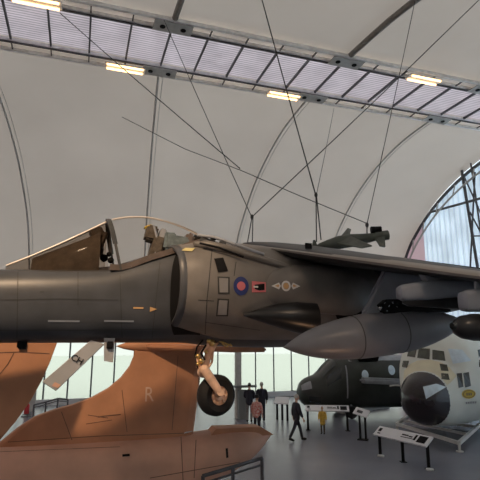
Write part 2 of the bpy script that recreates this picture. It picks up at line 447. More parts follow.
# ceiling lights: twin warm tubes in steel trays along the skylight rails
warm = emis('warm_tube', (1.0, .62, .28), 3.2)
def light_bar(px, py, v, label):
    u, z = onv(px, py, v); u = onv_z(px, py, v)
    t = thing('ceiling_light', label, 'ceiling light', uvz(u, v, ZS-.3), YAW, 'twin tube lights along the skylight')
    bm = BM(); box(bm, (0, 0, .06), (1.75, .46, .06), bev=.01); obj('light_tray', bm, M['steel'], t)
    for dy in (-.17, .17):
        bm = BM(); tube(bm, (-.78, dy, 0), (.78, dy, 0), .045, n=12); obj('light_tube', bm, warm, t)
    return t
def onv_z(px, py, v):                    # u along the rail for a picture column
    best = min(((abs(proj(uvz(u/20, v, ZS-.3))[0]-px), u/20) for u in range(-400, 500)), key=lambda q: q[0]); return best[1]
def proj(p):
    d = Vector(p)-CAM; c, s = cos(PITCH), sin(PITCH); y = d.y*c+d.z*s; z = -d.y*s+d.z*c
    if y <= .01: return (-1e6, 0)
    return (240+F*d.x/y, 240-F*z/y)
light_bar(36, 2, STR0-.32, 'warm twin tube light at the upper left end of the skylight')
light_bar(424, 75, STR0-.32, 'warm twin tube light on the upper rail of the skylight, near the right edge')
light_bar(125, 66, STR1+.32, 'warm twin tube light on the lower skylight rail above the cockpit canopy')
light_bar(284, 91, STR1+.32, 'warm twin tube light on the lower skylight rail at the middle of the ceiling')

# ================================================================== JUMP JET
HV = 7.5; HU = 1.29
HORG = uvz(HU, HV, CZ)
harrier = thing('jump_jet', 'dark grey jump jet hanging in the foreground, nose left, roundel behind its intake', 'aircraft', HORG, YAW)
def HL(px, py, vl=0):                    # local (x, z) on the plane y = vl
    u, z = onv(px, py, HV+vl); return u-HU, z-CZ
def H3(px, py, vl): x, z = HL(px, py, vl); return Vector((x, vl, z))
zt_n = HL(10, 267, -.42)[1]
zb0 = HL(60, 343, -.3)[1]
fus = Loft([(-4.9, 0, .03, .42, .50, 2), (-4.6, 0, .16, .30, .62, 2), (-4.0, 0, .30, .14, .78, 2.1), (-3.2, 0, .42, .02, .92, 2.3), (-2.5, 0, .50, zb0, zt_n, 2.6),
            (-1.7, 0, .55, zb0, zt_n+.03, 2.9), (-1.0, 0, .58, zb0, 1.06, 3.0), (-.4, 0, .60, zb0, 1.25, 3.0), (.2, 0, .64, zb0, 1.46, 2.8), (.7, 0, .74, zb0-.05, 1.54, 2.6),
            (1.6, 0, .80, zb0-.08, 1.55, 2.5), (3.2, 0, .78, zb0-.03, 1.52, 2.5), (4.2, 0, .70, .22, 1.50, 2.3), (5.4, 0, .56, .52, 1.42, 2.1), (7.0, 0, .38, .78, 1.32, 2), (9.2, 0, .12, .95, 1.2, 2)])
bm = BM(); fus.mesh(bm, .1, 48); S_fus = Surf(bm, HORG, YAW); obj('fuselage', bm, M['grey'], harrier, True)
# intake cowls (both sides), the lip raked back outboard
def cowl(sg):
    L = Loft([(0.0, 0, .98, .12, 1.44, 2.5), (.35, 0, 1.06, .06, 1.50, 2.6), (.8, 0, 1.12, -.02, 1.52, 2.6), (1.6, 0, 1.12, -.04, 1.50, 2.6), (2.3, 0, 1.04, -.03, 1.46, 2.5), (3.0, 0, .90, .04, 1.44, 2.4), (3.6, 0, .72, .12, 1.4, 2.3)])
    bm = BM(); R = []; na = 26
    for i in range(31):
        x = 3.6*i/30; rowp = []
        for j in range(na+1):
            a = rad(12)+rad(156)*j/na; p = L.pt(x, a); p.y *= sg
            if i < 4: p.x += .10*abs(p.y)*(4-i)/4
            rowp.append(p)
        R.append(rowp)
    rings(bm, R, closed=False, cap=False); return bm, L
bmP, LC = cowl(1)
S_cowl = Surf(bmP, HORG, YAW)
cowlP = obj('intake_cowl', bmP, M['cowl'], harrier, True)
bmS, _ = cowl(-1); obj('intake_cowl', bmS, M['cowl'], harrier, True)
for sg in (1, -1):                      # rounded lip and black duct
    LIPM = M['grey']
    c = [LC.pt(0, rad(12)+rad(156)*j/24) for j in range(25)]
    for p in c: p.y *= sg; p.x += .10*abs(p.y)
    bm = BM(); nn = 10; R = []
    for j, p in enumerate(c):
        q = c[min(j+1, 24)]-c[max(j-1, 0)]; t = q.normalized(); inw = Vector((0, -p.y, .78-p.z)); inw = (inw-t*inw.dot(t)).normalized(); fx = Vector((1, 0, 0))
        R.append([p+inw*(.045+.052*cos(2*PI*k/nn))+fx*(.085*sin(2*PI*k/nn)) for k in range(nn)])
    rings(bm, R, closed=True); obj('intake_lip', bm, LIPM, harrier, True)
    bm = BM(); R = []
    for i in range(5):
        f = 1-.10-.04*i
        R.append([Vector((p.x+.05+i*.16, p.y*(f if abs(p.y) > .6 else 1), .78+(p.z-.78)*(f-.02))) for p in c])
    rings(bm, R, closed=False, cap=False)
    cv = [bm.verts.new(p) for p in R[-1]]; bm.faces.new(cv)
    obj('intake_duct', bm, M['black'], harrier)
    bm = BM(); R = []
    for j in range(17):
        a = 42+100*j/16; x0_ = -.06+.10*((a-92)/50)**2; R.append([fus.pt(x0_+(.42-x0_)*i/6, rad(a))+Vector((0, -.012, 0)) for i in range(7)])
    for row in R:
        for p in row: p.y *= sg
    rings(bm, R, closed=False, cap=False); obj('intake_shade', bm, M['black'], harrier, True)  # black crescent standing in for the shade inside the intake
# front nozzle fairing bulge and nozzle
bulge = Loft([(1.15, -1.02, .03, .62, .70, 2), (1.35, -1.03, .12, .50, .98, 2.4), (1.7, -1.05, .19, .42, 1.08, 2.6), (2.2, -1.05, .21, .38, 1.10, 2.6), (2.75, -1.0, .18, .36, 1.06, 2.5), (3.15, -.95, .05, .5, .9, 2)])
xb0 = HL(262, 290, -1.15)[0]; 
bulge = Loft([(x-1.15+xb0-.05, *r) for x, *r in bulge.st])
bm = BM(); bulge.mesh(bm, .08, 30); S_bul = Surf(bm, HORG, YAW); obj('nozzle_fairing', bm, M['cowl'], harrier, True)
for px in (266,):
    a = H3(277, 314, -1.08)
    bm = BM(); R = []
    for t, r, h in ((-.66, .02, .02), (-.50, .10, .07), (-.2, .19, .16), (.1, .25, .23), (.42, .25, .26)):
        R.append([Vector((a.x+t+.15, a.y-.02+r*cos(2*PI*k/20)*.9, a.z-.02+h*sin(2*PI*k/20)-.10*(t > 0)*t)) for k in range(20)])
    rings(bm, R); nz = obj('front_nozzle', bm, M['pod'], harrier, True)
a = H3(352, 300, -.95); bm = BM(); lathe(bm, [(-.3, .20), (0, .25), (.3, .24), (.55, .2)], (a.x, -.85, .45), (1, -.1, -.3)); obj('rear_nozzle', bm, M['black'], harrier, True)
# wing
LEr = H3(241, 244.5, -.12); LEo = H3(480, 277, -3.6)
def wing_ring(t, sg=1, n=14):            # t = spanwise 0 root .. 1 at y=-3.6
    le = LEr.lerp(LEo, t)
    te_r = Vector((LEr.x+3.35, -.12, LEr.z-.10)); te_o = Vector((LEo.x+1.5, -3.6, LEo.z-.02)); te = te_r.lerp(te_o, t)
    ch = te-le; th = (.30*(1-t)+.13*t); up = Vector((0, 0, 1)); P = []
    prof = [(0, 0), (.015, .35), (.06, .62), (.18, .92), (.38, 1), (.65, .7), (1, .05)]
    for s, h in prof: P.append(le+ch*s+up*h*th*.35)
    for s, h in prof[::-1][:-1]: P.append(le+ch*s-up*h*th*.65)
    for p in P: p.y *= sg
    return P
def wing(sg):
    bm = BM(); rings(bm, [wing_ring(t/10, sg) for t in range(0, 14)]); return bm
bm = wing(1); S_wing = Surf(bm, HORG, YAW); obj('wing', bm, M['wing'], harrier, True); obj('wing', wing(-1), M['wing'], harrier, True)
# pale leading edge strip of the port wing, its lit edge put into the colour
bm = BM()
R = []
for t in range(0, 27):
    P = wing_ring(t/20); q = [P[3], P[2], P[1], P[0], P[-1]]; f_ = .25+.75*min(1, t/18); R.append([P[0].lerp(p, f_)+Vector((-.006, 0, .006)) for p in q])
rings(bm, R, closed=False, cap=False); obj('leading_edge', bm, M['greylit'], harrier, True)
# wing fences / vortex bump
h = H3(290, 244, -1.15); bm = BM(); box(bm, (h.x+.3, h.y, h.z-.02), (.10, .03, .10)); obj('vortex_generator', bm, M['black'], harrier)
# flap and outrigger fairing
bm = BM(); f0 = wing_ring(.05)[6]; f1 = wing_ring(.62)[6]
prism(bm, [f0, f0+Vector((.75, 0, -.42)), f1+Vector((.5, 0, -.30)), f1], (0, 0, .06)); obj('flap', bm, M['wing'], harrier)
# spine, probe fairing
def Hpath(pts): return [H3(*p) for p in pts]
def onsurf(px, py, off, vl=-.8):
    h = S_cowl.hit(px, py) or S_fus.hit(px, py)
    return h[0]+h[1]*off if h else H3(px, py, vl)
P = [onsurf(*p) for p in ((194, 246, .03), (206, 247, .03), (222, 250, .03), (245, 256, .03), (268, 262, .025), (288, 268, .02), (297, 272, 0))]
rr = [.05, .085, .08, .07, .065, .055, .02]; R = []
for p, r in zip(P, rr): R.append([p+Vector((0, cos(2*PI*k/14)*r, sin(2*PI*k/14)*r*.85)) for k in range(14)])
bm = BM(); rings(bm, R); obj('refuelling_probe_fairing', bm, M['cowl'], harrier, True)
bm = BM(); path(bm, [onsurf(*p) for p in ((198, 243, .12), (214, 245, .12), (234, 251, .11), (262, 259, .10))], .022); obj('refuelling_probe', bm, M['pyl'], harrier)
bm = BM(); path(bm, [onsurf(*p) for p in ((200, 249, .1), (218, 253, .1), (242, 260, .08))], .016); obj('pipe', bm, M['black'], harrier)
for px, py, sz in ((203, 241, .07), (213, 244, .05), (222, 248, .06)):
    bm = BM(); box(bm, onsurf(px, py, .08), (sz*1.5, .08, sz), Matrix.Rotation(.3, 3, 'Y'), .01); obj('bracket', bm, M['frame'], harrier)
# intake top marking
hp = S_cowl.hit(188, 250)
if hp:
    bm = BM(); S_cowl.poly(bm, hp, [(-.09, -.03), (.07, -.05), (.10, .03), (-.05, .05)], .012); obj('intake_marking', bm, M['cream'], harrier)
# ---- canopy & windscreen
def cz(px, py): return HL(px, py, 0)
cs = [cz(*p) for p in ((112, 220), (128, 217.5), (145, 217.5), (160, 220), (175, 224.5), (190, 231), (204, 239))]
def sill(x):                              # sill height along the cockpit (local)
    pts = [HL(px, py, -.45) for px, py in ((4, 268), (60, 266), (100, 267), (117, 268), (150, 258), (175, 250.5), (196, 243), (210, 241))]
    return crom([p[1] for p in pts], [p[0] for p in pts], x)
def canopy_ring(x, ztop, w, n=20):
    zs = sill(x)-.04; P = []
    for k in range(n+1):
        a = -PI/2+PI*k/n; P.append(Vector((x, w*sin(a), zs+max(.01, ztop-zs)*(cos(a)**.8 if cos(a) > 0 else 0))))
    return P
R = [canopy_ring(x, z, w) for (x, z), w in zip(cs, (.47, .49, .5, .5, .47, .40, .2))]
bm = BM()
xs = [c[0] for c in cs]; N_ = 24; R = []
ws = (.47, .49, .5, .49, .46, .40, .2)
for i in range(N_+1):
    x = xs[0]+(xs[-1]-xs[0])*i/N_; R.append(canopy_ring(x, crom([c[1] for c in cs], xs, x), crom(ws, xs, x)))
rings(bm, R, closed=False, cap=False); can = obj('canopy', bm, M['canopy'], harrier, True)
wsx = [cz(*p) for p in ((6, 266), (32, 256), (60, 244), (86, 232), (109, 221))]
xs2 = [c[0] for c in wsx]; R = []; ww = (.06, .24, .36, .43, .47)
for i in range(17):
    x = xs2[0]+(xs2[-1]-xs2[0])*i/16; R.append(canopy_ring(x, crom([c[1] for c in wsx], xs2, x), crom(ww, xs2, x)))
bm = BM(); rings(bm, R, closed=False, cap=False); obj('windscreen', bm, M['shield'], harrier, True)
# frames
def arch(x, zt, w, rake, m, name, r=.03):
    P = canopy_ring(x, zt, w, 24); z0 = P[0].z
    for p in P: p.x += rake*(1-(p.z-z0)/(zt-z0))
    bm = BM()
    for p, q in zip(P, P[1:]): beam(bm, p, q, r*2.6, r*1.2)
    return obj(name, bm, m, harrier)
arch(wsx[-1][0]-.02, wsx[-1][1]+.01, .485, .20, M['frame'], 'windscreen_arch', .026)
bm = BM(); P = [Vector((c[0], 0, c[1]+.005)) for c in wsx]; path(bm, P, .013); obj('windscreen_edge', bm, M['edge'], harrier)
bm = BM(); path(bm, [Vector((xs[0]+(xs[-1]-xs[0])*i/16, 0, crom([c[1] for c in cs], xs, xs[0]+(xs[-1]-xs[0])*i/16)+.004)) for i in range(17)], .014); obj('canopy_highlight', bm, M['edge'], harrier)  # highlight along the canopy crown, modelled as a pale tube
for sg in (1, -1):
    bm = BM()
    P = [Vector((x, -.49*sg, sill(x)+.0)) for x in [xs[0]-.02+(xs[-1]-.02-xs[0])*i/10 for i in range(10)]]
    for p, q in zip(P, P[1:]): beam(bm, p, q, .05, .085)
    obj('canopy_rail', bm, M['seal'], harrier)
# dark coaming and instrument hood under the windscreen
R = []
for i in range(9):
    x = xs2[0]+.35+(xs2[-1]-.12-xs2[0]-.35)*i/8; zt_ = crom([c[1] for c in wsx], xs2, x); zs_ = sill(x)-.05; w_ = crom(ww, xs2, x)*.9
    z1 = zs_+(zt_-zs_)*.78
    R.append([Vector((x, -w_, zs_)), Vector((x, -w_*.92, zs_+(z1-zs_)*.55)), Vector((x, -w_*.55, z1)), Vector((x, w_*.55, z1)), Vector((x, w_*.92, zs_+(z1-zs_)*.55)), Vector((x, w_, zs_))])
bm = BM(); rings(bm, R); obj('coaming', bm, M['coam'], harrier, True)
bm = BM(); p = H3(97, 234, 0); box(bm, p+Vector((0, 0, 0)), (.20, .22, .16), Matrix.Rotation(-.5, 3, 'Y'), .02); box(bm, p+Vector((.06, 0, -.2)), (.09, .3, .28), None, .02)
tube(bm, p+Vector((.05, -.2, -.25)), p+Vector((.13, -.25, -.02)), .035); obj('head_up_display', bm, M['coam'], harrier)
bm = BM(); p = H3(104, 258, -.1)
for dx, dz, r in ((0, 0, .06), (.07, .06, .04), (-.05, .09, .035), (.1, -.03, .05)): bmesh.ops.create_icosphere(bm, subdivisions=2, radius=r, matrix=Matrix.Translation(p+Vector((dx, 0, dz))))
obj('throttle_grip', bm, M['black'], harrier, True)
# cockpit sill red edging
# ejection seat
st = H3(152, 240, 0)
bm = BM(); box(bm, st+Vector((-.02, 0, .09)), (.18, .30, .24), Matrix.Rotation(.2, 3, 'Y'), .03); box(bm, st+Vector((.05, 0, -.22)), (.18, .42, .5), Matrix.Rotation(.22, 3, 'Y'), .03)
seat = obj('ejection_seat', bm, M['seat'], harrier)
bm = BM(); box(bm, st+Vector((.13, 0, -.02)), (.10, .26, .40), Matrix.Rotation(.2, 3, 'Y'), .02); path(bm, [st+Vector((.0, -.16, .2)), st+Vector((.05, -.17, .0)), st+Vector((.02, -.2, -.3))], .018)
obj('seat_rail', bm, M['pyl'], seat)
bm = BM(); path(bm, [st+Vector((-.03, -.10, .22)), st+Vector((-.12, -.06, .19)), st+Vector((-.12, .06, .19)), st+Vector((-.03, .10, .22))], .012); obj('firing_handle', bm, M['yellow'], seat)
bm = BM(); p = H3(175, 240, 0); box(bm, p+Vector((0, 0, -.1)), (.42, .5, .26), Matrix.Rotation(.12, 3, 'Y'), .04); box(bm, p+Vector((-.1, 0, .04)), (.18, .3, .10), None, .02); obj('avionics_bay', bm, M['seatm'], harrier)
bm = BM(); p = H3(187, 240, 0); box(bm, p+Vector((0, 0, -.03)), (.14, .44, .22), Matrix.Rotation(.35, 3, 'Y'), .04); obj('rear_bulkhead', bm, M['seal'], harrier)
R = []
for px, py, w in ((194, 235, .10), (199, 234.5, .20), (206, 238, .24), (212, 241, .26), (222, 244, .3)):
    x, z = cz(px, py); R.append([Vector((x, w*cos(PI*k/10), z-.22+.22*sin(PI*k/10))) for k in range(11)]+[Vector((x, -w, z-.3)), Vector((x, w, z-.3))])
bm = BM(); rings(bm, R); obj('spine_fairing', bm, M['black'], harrier, True)
# ---- markings on cowl
h = S_cowl.hit(241, 286)
if h:
    bm = BM(); S_cowl.disc(bm, h, .055, .112, 1.18, .010); o = obj('roundel', bm, M['blue'], harrier, True)
    bm = BM(); S_cowl.disc(bm, h, .002, .062, 1.0, .013); obj('roundel_centre', bm, M['pinkred'], o, True)
h = S_cowl.hit(259, 287)
if h:
    bm = BM(); S_cowl.poly(bm, h, [(-.11, -.08), (.10, -.07), (.10, .07), (-.11, .08)], .010); o = obj('rescue_marking', bm, M['pinkred'], harrier)
    bm = BM(); S_cowl.poly(bm, h, [(-.07, -.03), (.0, -.05), (.08, -.04), (.08, .05), (.0, .04), (-.07, .03)], .014); obj('rescue_latch', bm, M['black'], o)
    bm = BM(); S_cowl.poly(bm, h, [(-.09, -.012), (-.02, -.012), (-.02, .012), (-.09, .012)], .018); obj('rescue_arrow', bm, M['white'], o)
h = S_bul.hit(286, 286)
if h:
    bm = BM(); S_bul.disc(bm, h, .042, .066, 1.15, .008)
    for sg in (-1, 1):
        S_bul.poly(bm, h, [(sg*.075, 0), (sg*.10, .05), (sg*.21, 0), (sg*.10, -.05)], .008)
    o = obj('squadron_crest', bm, M['white'], harrier)
    bm = BM(); S_bul.disc(bm, h, .002, .040, 1.1, .009); obj('crest_centre', bm, M['gold'], o)
    for sg in (-1, 1): bm = BM(); S_bul.poly(bm, h, [(sg*.095, .006), (sg*.11, .022), (sg*.16, 0), (sg*.11, -.018)], .012); obj('crest_diamond', bm, M['gold'], o)
def panel(px, py, w, hh, m, name, S=S_cowl, off=.006, skew=0):
    q = S.hit(px, py)
    if not q: return
    bm = BM(); S.poly(bm, q, [(-w/2+skew, -hh/2), (w/2+skew, -hh/2), (w/2-skew, hh/2), (-w/2-skew, hh/2)], off)
    return obj(name, bm, m, harrier)
obj('blow_in_slot', gridpatch(S_cowl, ((214, 259), (223, 258), (228, 271), (218, 272.5)), 6, .012), M['black'], harrier)
for q, qi in ((((217.5, 276.5), (229.5, 277), (229.5, 294), (218, 294)), ((219, 278), (228, 278.5), (228, 292.5), (219.5, 292.5))), (((217.5, 298.5), (229, 299), (228, 316), (216, 316)), ((219, 300), (227.5, 300.5), (226.5, 314.5), (217.5, 314.5)))):
    d = obj('blow_in_door', gridpatch(S_cowl, q, 6, .008), M['line'], harrier); obj('door_panel', gridpatch(S_cowl, qi, 6, .014), M['doorp'], d)
bm = BM()
for s in ([(78, 272), (78, 305)], [(0, 300), (60, 299), (118, 300)], [(40, 292), (44, 292)], [(120, 275), (122, 338)], [(160, 262), (152, 338)], [(0, 330), (80, 330), (160, 329)], [(18, 268), (17, 338)]): S_fus.strip(bm, s, .010)
obj('panel_line', bm, M['line'], harrier)
bm = BM()
for s in ([(212, 250), (207, 300), (205, 338)], [(236, 262), (234, 276)], [(205, 322), (260, 330)], [(198, 300), (214, 301)]): S_cowl.strip(bm, s, .010)
obj('panel_line', bm, M['line'], harrier)
for px in (64, 119): bm = BM(); S_fus.poly(bm, S_fus.hit(px, 321), [(-.20, -.012), (.20, -.012), (.20, .012), (-.20, .012)], .008); obj('formation_light', bm, M['pyl'], harrier)
bm = BM()
q = S_fus.hit(152, 309)
if q: S_fus.poly(bm, q, [(-.03, -.04), (.07, 0), (-.03, .03)], .008); obj('warning_marking', bm, M['gold'], harrier); bm = BM()
q = S_fus.hit(139, 308)
if q: S_fus.poly(bm, q, [(-.08, -.012), (.06, -.012), (.06, .012), (-.08, .012)], .008)
obj('warning_marking', bm, M['gold'], harrier)
# ---- inboard pylon and drop tank (carried by the wing)
VT = -2.0
t0 = H3(283, 347.5, VT); t1 = H3(462, 322, VT)
ax = (t1-t0); Lk = ax.length; bm = BM()
rmax = .285
prof = [(0, .0), (.012, .02), (.05, .075), (.12, .15), (.22, .22), (.34, .268), (.46, .285), (.6, .285), (.72, .262), (.84, .20), (.94, .11), (1, .03)]
xsP = [p[0] for p in prof]; ysP = [p[1] for p in prof]
lathe(bm, [(Lk*i/40, crom(ysP, xsP, i/40)*rmax/.285) for i in range(41)], t0, ax, 32)
S_tank = Surf(bm, HORG, YAW)
tank = obj('drop_tank', bm, M['tank'], harrier, True)
for t in (.36, .60):
    bm = BM(); lathe(bm, [(Lk*t-.006, crom(ysP, xsP, t)+.001), (Lk*t-.006, crom(ysP, xsP, t)+.004), (Lk*t+.006, crom(ysP, xsP, t)+.004), (Lk*t+.006, crom(ysP, xsP, t)+.001)], t0, ax, 32)
    obj('seam_band', bm, M['frame'], tank)
bm = BM()
for sg in (-1, 1): prism(bm, [t0+ax*.84+Vector((0, sg*.15, 0)), t0+ax*.98+Vector((0, sg*.05, 0)), t0+ax*1.0+Vector((0, sg*.36, .02)), t0+ax*.93+Vector((0, sg*.36, .02))], (0, 0, .02))
obj('tank_fin', bm, M['tank'], tank)
def pylon(pts, vl, th, m, name='pylon'):
    bm = BM(); prism(bm, [H3(x, y, vl) for x, y in pts], (0, th, 0))
    bmesh.ops.bevel(bm, geom=list(bm.edges), offset=th*.22, segments=2, affect='EDGES'); return obj(name, bm, m, harrier)
pylon([(384, 268), (376, 292), (362, 313), (366, 320), (440, 320), (448, 268)], VT, .13, M['pyl'])
bm = BM()
for px, py in ((380, 308), (384, 303), (388, 306), (392, 303), (396, 307), (386, 311), (402, 304)):
    bmesh.ops.create_icosphere(bm, subdivisions=2, radius=.022, matrix=Matrix.Translation(H3(px, py, VT-.13)))
tube(bm, H3(378, 309, VT-.12), H3(408, 308, VT-.12), .018); obj('release_fitting', bm, M['chrome'], harrier)
bm = BM(); prism(bm, [H3(x, y, VT-.05) for x, y in ((376, 305), (382, 300), (440, 299), (446, 312), (380, 314))], (0, .20, 0)); obj('ejector_rack', bm, M['black'], harrier)
# outboard pylon with rounded nose
def rail_body(pts_top, pts_bot, vl, w, name, m, parent=harrier):
    R = []
    for (ax_, ay), (bx_, by) in zip(pts_top, pts_bot):
        T = H3(ax_, ay, vl); B = H3(bx_, by, vl); c = (T+B)/2; h = (T.z-B.z)/2; ww_ = w*min(1, h/.10)
        R.append([Vector((c.x, vl+ww_/2*math.copysign(abs(sin(a))**.6, sin(a)), c.z+h*math.copysign(abs(cos(a))**.6, cos(a)))) for a in [2*PI*k/20 for k in range(20)]])
    bm = BM(); rings(bm, R); return obj(name, bm, m, parent, True)
VO = -2.85
rail_body([(397, 292), (399, 287), (404, 284.5), (430, 280), (460, 279), (500, 282)], [(397.5, 294), (399, 299), (403, 301), (430, 300), (460, 297), (500, 296)], VO, .17, 'pylon', M['pyl'])
bm = BM(); prism(bm, [H3(x, y, VO) for x, y in ((420, 272), (430, 290), (500, 290), (500, 275))], (0, .09, 0)); obj('pylon_root', bm, M['pyl'], harrier)
rail_body([(402, 302), (408, 299), (450, 297), (520, 296)], [(402, 303), (408, 306), (450, 309), (520, 309)], VO, .14, 'pylon_shade', M['pod'])  # black body put in for the shadow beneath the outboard pylon
VQ = -3.45
pz = rail_body([(461.5, 296), (463, 292), (468, 290), (490, 288), (540, 290)], [(461.5, 308), (463, 311), (468, 312), (490, 312), (540, 312)], VQ, .15, 'pylon', M['pyl'])
bm = BM(); a, b = H3(476, 291, VQ), H3(476, 276, VQ); tube(bm, a, b, .02); obj('pylon_strut', bm, M['pyl'], pz); bm = BM(); tube(bm, a+Vector((.5, 0, 0)), b+Vector((.5, 0, 0)), .06); obj('pylon_strut', bm, M['pyl'], pz)
p0 = H3(453, 327, VQ-.05); ax2 = Vector((1, 0, .0)); bm = BM()
lathe(bm, [(0, .0), (.01, .04), (.05, .085), (.12, .118), (.25, .138), (1.3, .138), (1.5, .10)], p0, ax2, 28)
pod = obj('pod', bm, M['pod'], harrier, True)
bm = BM(); tube(bm, p0+Vector((-.012, 0, .01)), p0+Vector((.05, 0, .01)), .035, .06); obj('pod_nose_cap', bm, M['dglass'], pod, True)
# tail (beyond the frame)
bm = BM(); prism(bm, [Vector((6.8, 0, 1.25)), Vector((8.2, 0, 2.9)), Vector((9.1, 0, 2.9)), Vector((9.3, 0, 1.15))], (0, .08, 0)); obj('tail_fin', bm, M['grey'], harrier)
for sg in (1, -1):
    bm = BM(); prism(bm, [Vector((7.6, sg*.2, 1.1)), Vector((9.0, sg*1.9, .75)), Vector((9.5, sg*1.9, .75)), Vector((9.1, sg*.15, 1.1))], (0, 0, .06)); obj('tailplane', bm, M['grey'], harrier)
# ---- nose gear
VG = -.30
hub = H3(216, 395, VG-.22)
bm = BM(); rw = HL(216, 395, VG-.22)[1]-HL(216, 416, VG-.22)[1]
lathe(bm, [(-.10, rw*.46), (-.12, rw*.76), (-.09, rw*.93), (-.04, rw), (.04, rw), (.09, rw*.93), (.12, rw*.76), (.10, rw*.46)], hub, Vector((-.28, 1, 0)), 40, cap=False)
wheel = obj('tyre', bm, M['rubber'], harrier, True)
bm = BM(); axd = Vector((-.28, 1, 0)).normalized()
lathe(bm, [(-.10, .02), (-.10, rw*.22), (-.07, rw*.28), (-.07, rw*.45), (-.095, rw*.50), (.095, rw*.50), (.07, rw*.4), (.07, .02)], hub, axd, 30)
for k in range(8):
    a_, b_, d_ = frame_to(axd); q = hub+(a_*cos(k*PI/4)+b_*sin(k*PI/4))*rw*.37; tube(bm, q-axd*.095, q-axd*.06, .022)
obj('wheel_hub', bm, M['leg'], wheel, True)
bm = BM()
top = H3(212, 336, VG); kn = H3(203, 372, VG); 
tube(bm, top, H3(210, 352, VG), .075, .065, 16); tube(bm, H3(210, 350, VG), kn, .055, .06, 16)
k2 = H3(204.5, 370, VG-.44); h2 = H3(219.5, 392, VG-.46); tube(bm, kn, k2, .07, .07, 16); tube(bm, k2, h2, .072, .055, 16); bmesh.ops.create_icosphere(bm, subdivisions=3, radius=.072, matrix=Matrix.Translation(k2)); tube(bm, h2+Vector((0, -.05, 0)), hub, .05, n=16)
bmesh.ops.create_icosphere(bm, subdivisions=3, radius=.085, matrix=Matrix.Translation(kn))
obj('gear_leg', bm, M['leg'], harrier, True)
bm = BM(); path(bm, Hpath([(212, 343, VG-.1), (203, 350, VG-.1), (197, 358, VG-.1), (199, 366, VG-.1), (203, 374, VG-.1)]), .026)
path(bm, Hpath([(218, 342, VG-.05), (213, 350, VG-.05), (212, 362, VG-.05), (207, 370, VG-.08)]), .018); obj('torque_link', bm, M['leg'], harrier, True)
for px, py, r in ((212, 343, .055), (209, 341, .04), (198, 356, .04), (201, 361, .045), (206, 352, .03), (198, 364, .03)): bm = BM(); bmesh.ops.create_icosphere(bm, subdivisions=2, radius=r, matrix=Matrix.Translation(H3(px, py, VG-.12))); obj('hydraulic_fitting', bm, M['brass'], harrier, True)
bm = BM(); tube(bm, H3(219, 341, VG-.1), H3(232, 346, VG-.1), .015); path(bm, Hpath([(222, 343, VG-.1), (226, 347, VG-.1), (231, 344, VG-.1)]), .012); obj('brake_pipe', bm, M['brass'], harrier, True)
bm = BM(); path(bm, Hpath([(203, 340, VG-.08), (197, 347, VG-.1), (195, 356, VG-.1), (198, 368, VG-.1)]), .012); path(bm, Hpath([(206, 345, VG-.14), (201, 353, VG-.14), (205, 360, VG-.14)]), .014); obj('brake_hose', bm, M['black'], harrier)
# gear doors
VD = -.38
bm = BM(); c4 = [H3(x, y, VD) for x, y in ((91, 340), (105, 344), (56, 391), (42, 382))]
prism(bm, c4, (0, .03, 0)); bmesh.ops.bevel(bm, geom=list(bm.edges), offset=.008, segments=1, affect='EDGES'); dr = obj('gear_door', bm, M['door'], harrier)
c = H3(77, 359.5, VD-.018); dirx = (H3(91, 340, VD)-H3(42, 382, VD)); side = (H3(56, 391, VD)-H3(42, 382, VD))
rgt = H3(84, 364.5, VD)-H3(71, 357, VD); upv = H3(81, 353, VD)-H3(77, 361, VD)
obj('lettering', place_text('CH', .12, c, rgt, upv, .004), M['black'], dr)
bm = BM(); q = [H3(x, y, VD-.02) for x, y in ((53, 384), (55, 382), (61, 385), (58, 388), (52, 386))]; prism(bm, q, (0, .004, 0)); obj('scuff_plate', bm, M['pinkl'], dr)
bm = BM(); prism(bm, [H3(x, y, VD) for x, y in ((104, 338), (115, 338), (113, 362.5), (104, 361))], (0, .03, 0)); obj('gear_door', bm, M['door'], harrier)
bm = BM(); box(bm, H3(110, 345, VD-.03), (.09, .05, .10), None, .01); obj('door_hinge', bm, M['black'], harrier)
bm = BM(); box(bm, H3(22, 344, -.2), (.12, .1, .12), None, .015); obj('belly_antenna', bm, M['black'], harrier)
# hanging lugs
CB = []

# ================================================================== DESERT PINK AIRCRAFT (T-tail, wing folded)
BV = 10.6; BU = 0.0
BORG = uvz(BU, BV, 0)
bucc = thing('strike_jet', 'desert pink strike jet standing below the grey jet, letter R on its tail fin', 'aircraft', BORG, YAW)
def BL(px, py, vl=0): u, z = onv(px, py, BV+vl); return u-BU, z
def B3(px, py, vl=0): x, z = BL(px, py, vl); return Vector((x, vl, z))
xt, zt = BL(273, 434); 
def topz(px, py): return BL(px, py, -.25)
stn = []
for px, yt, w, hgt in ((-330, 465, .95, 1.75), (-200, 458, .95, 1.7), (-60, 450, .90, 1.6), (20, 446.5, .84, 1.5), (90, 443, .78, 1.42), (150, 439, .74, 1.32), (196, 434.5, .68, 1.10), (230, 429.5, .58, .88), (250, 428, .46, .66), (264, 429.5, .28, .36), (274, 434, .03, .06)):
    x, z = BL(px, yt, -.2); stn.append((x, 0, w, z-hgt, z, 2.4))
bf = Loft(stn); bm = BM(); bf.mesh(bm, .1, 44); S_b = Surf(bm, BORG, YAW); obj('fuselage', bm, M['pinkl'], bucc, True)
# forward fuselage closes off beyond the frame
x0, _, w0, zb, ztp, n0 = stn[0]
bm = BM(); Loft([(x0-5.2, 0, .05, zb+.6, zb+.8, 2), (x0-4.2, 0, .5, zb+.2, ztp-.3, 2.2), (x0-2, 0, .85, zb, ztp+.2, 2.3), (x0+.02, 0, w0, zb, ztp, 2.4)]).mesh(bm, .2, 32); obj('nose_section', bm, M['pinkm'], bucc, True)
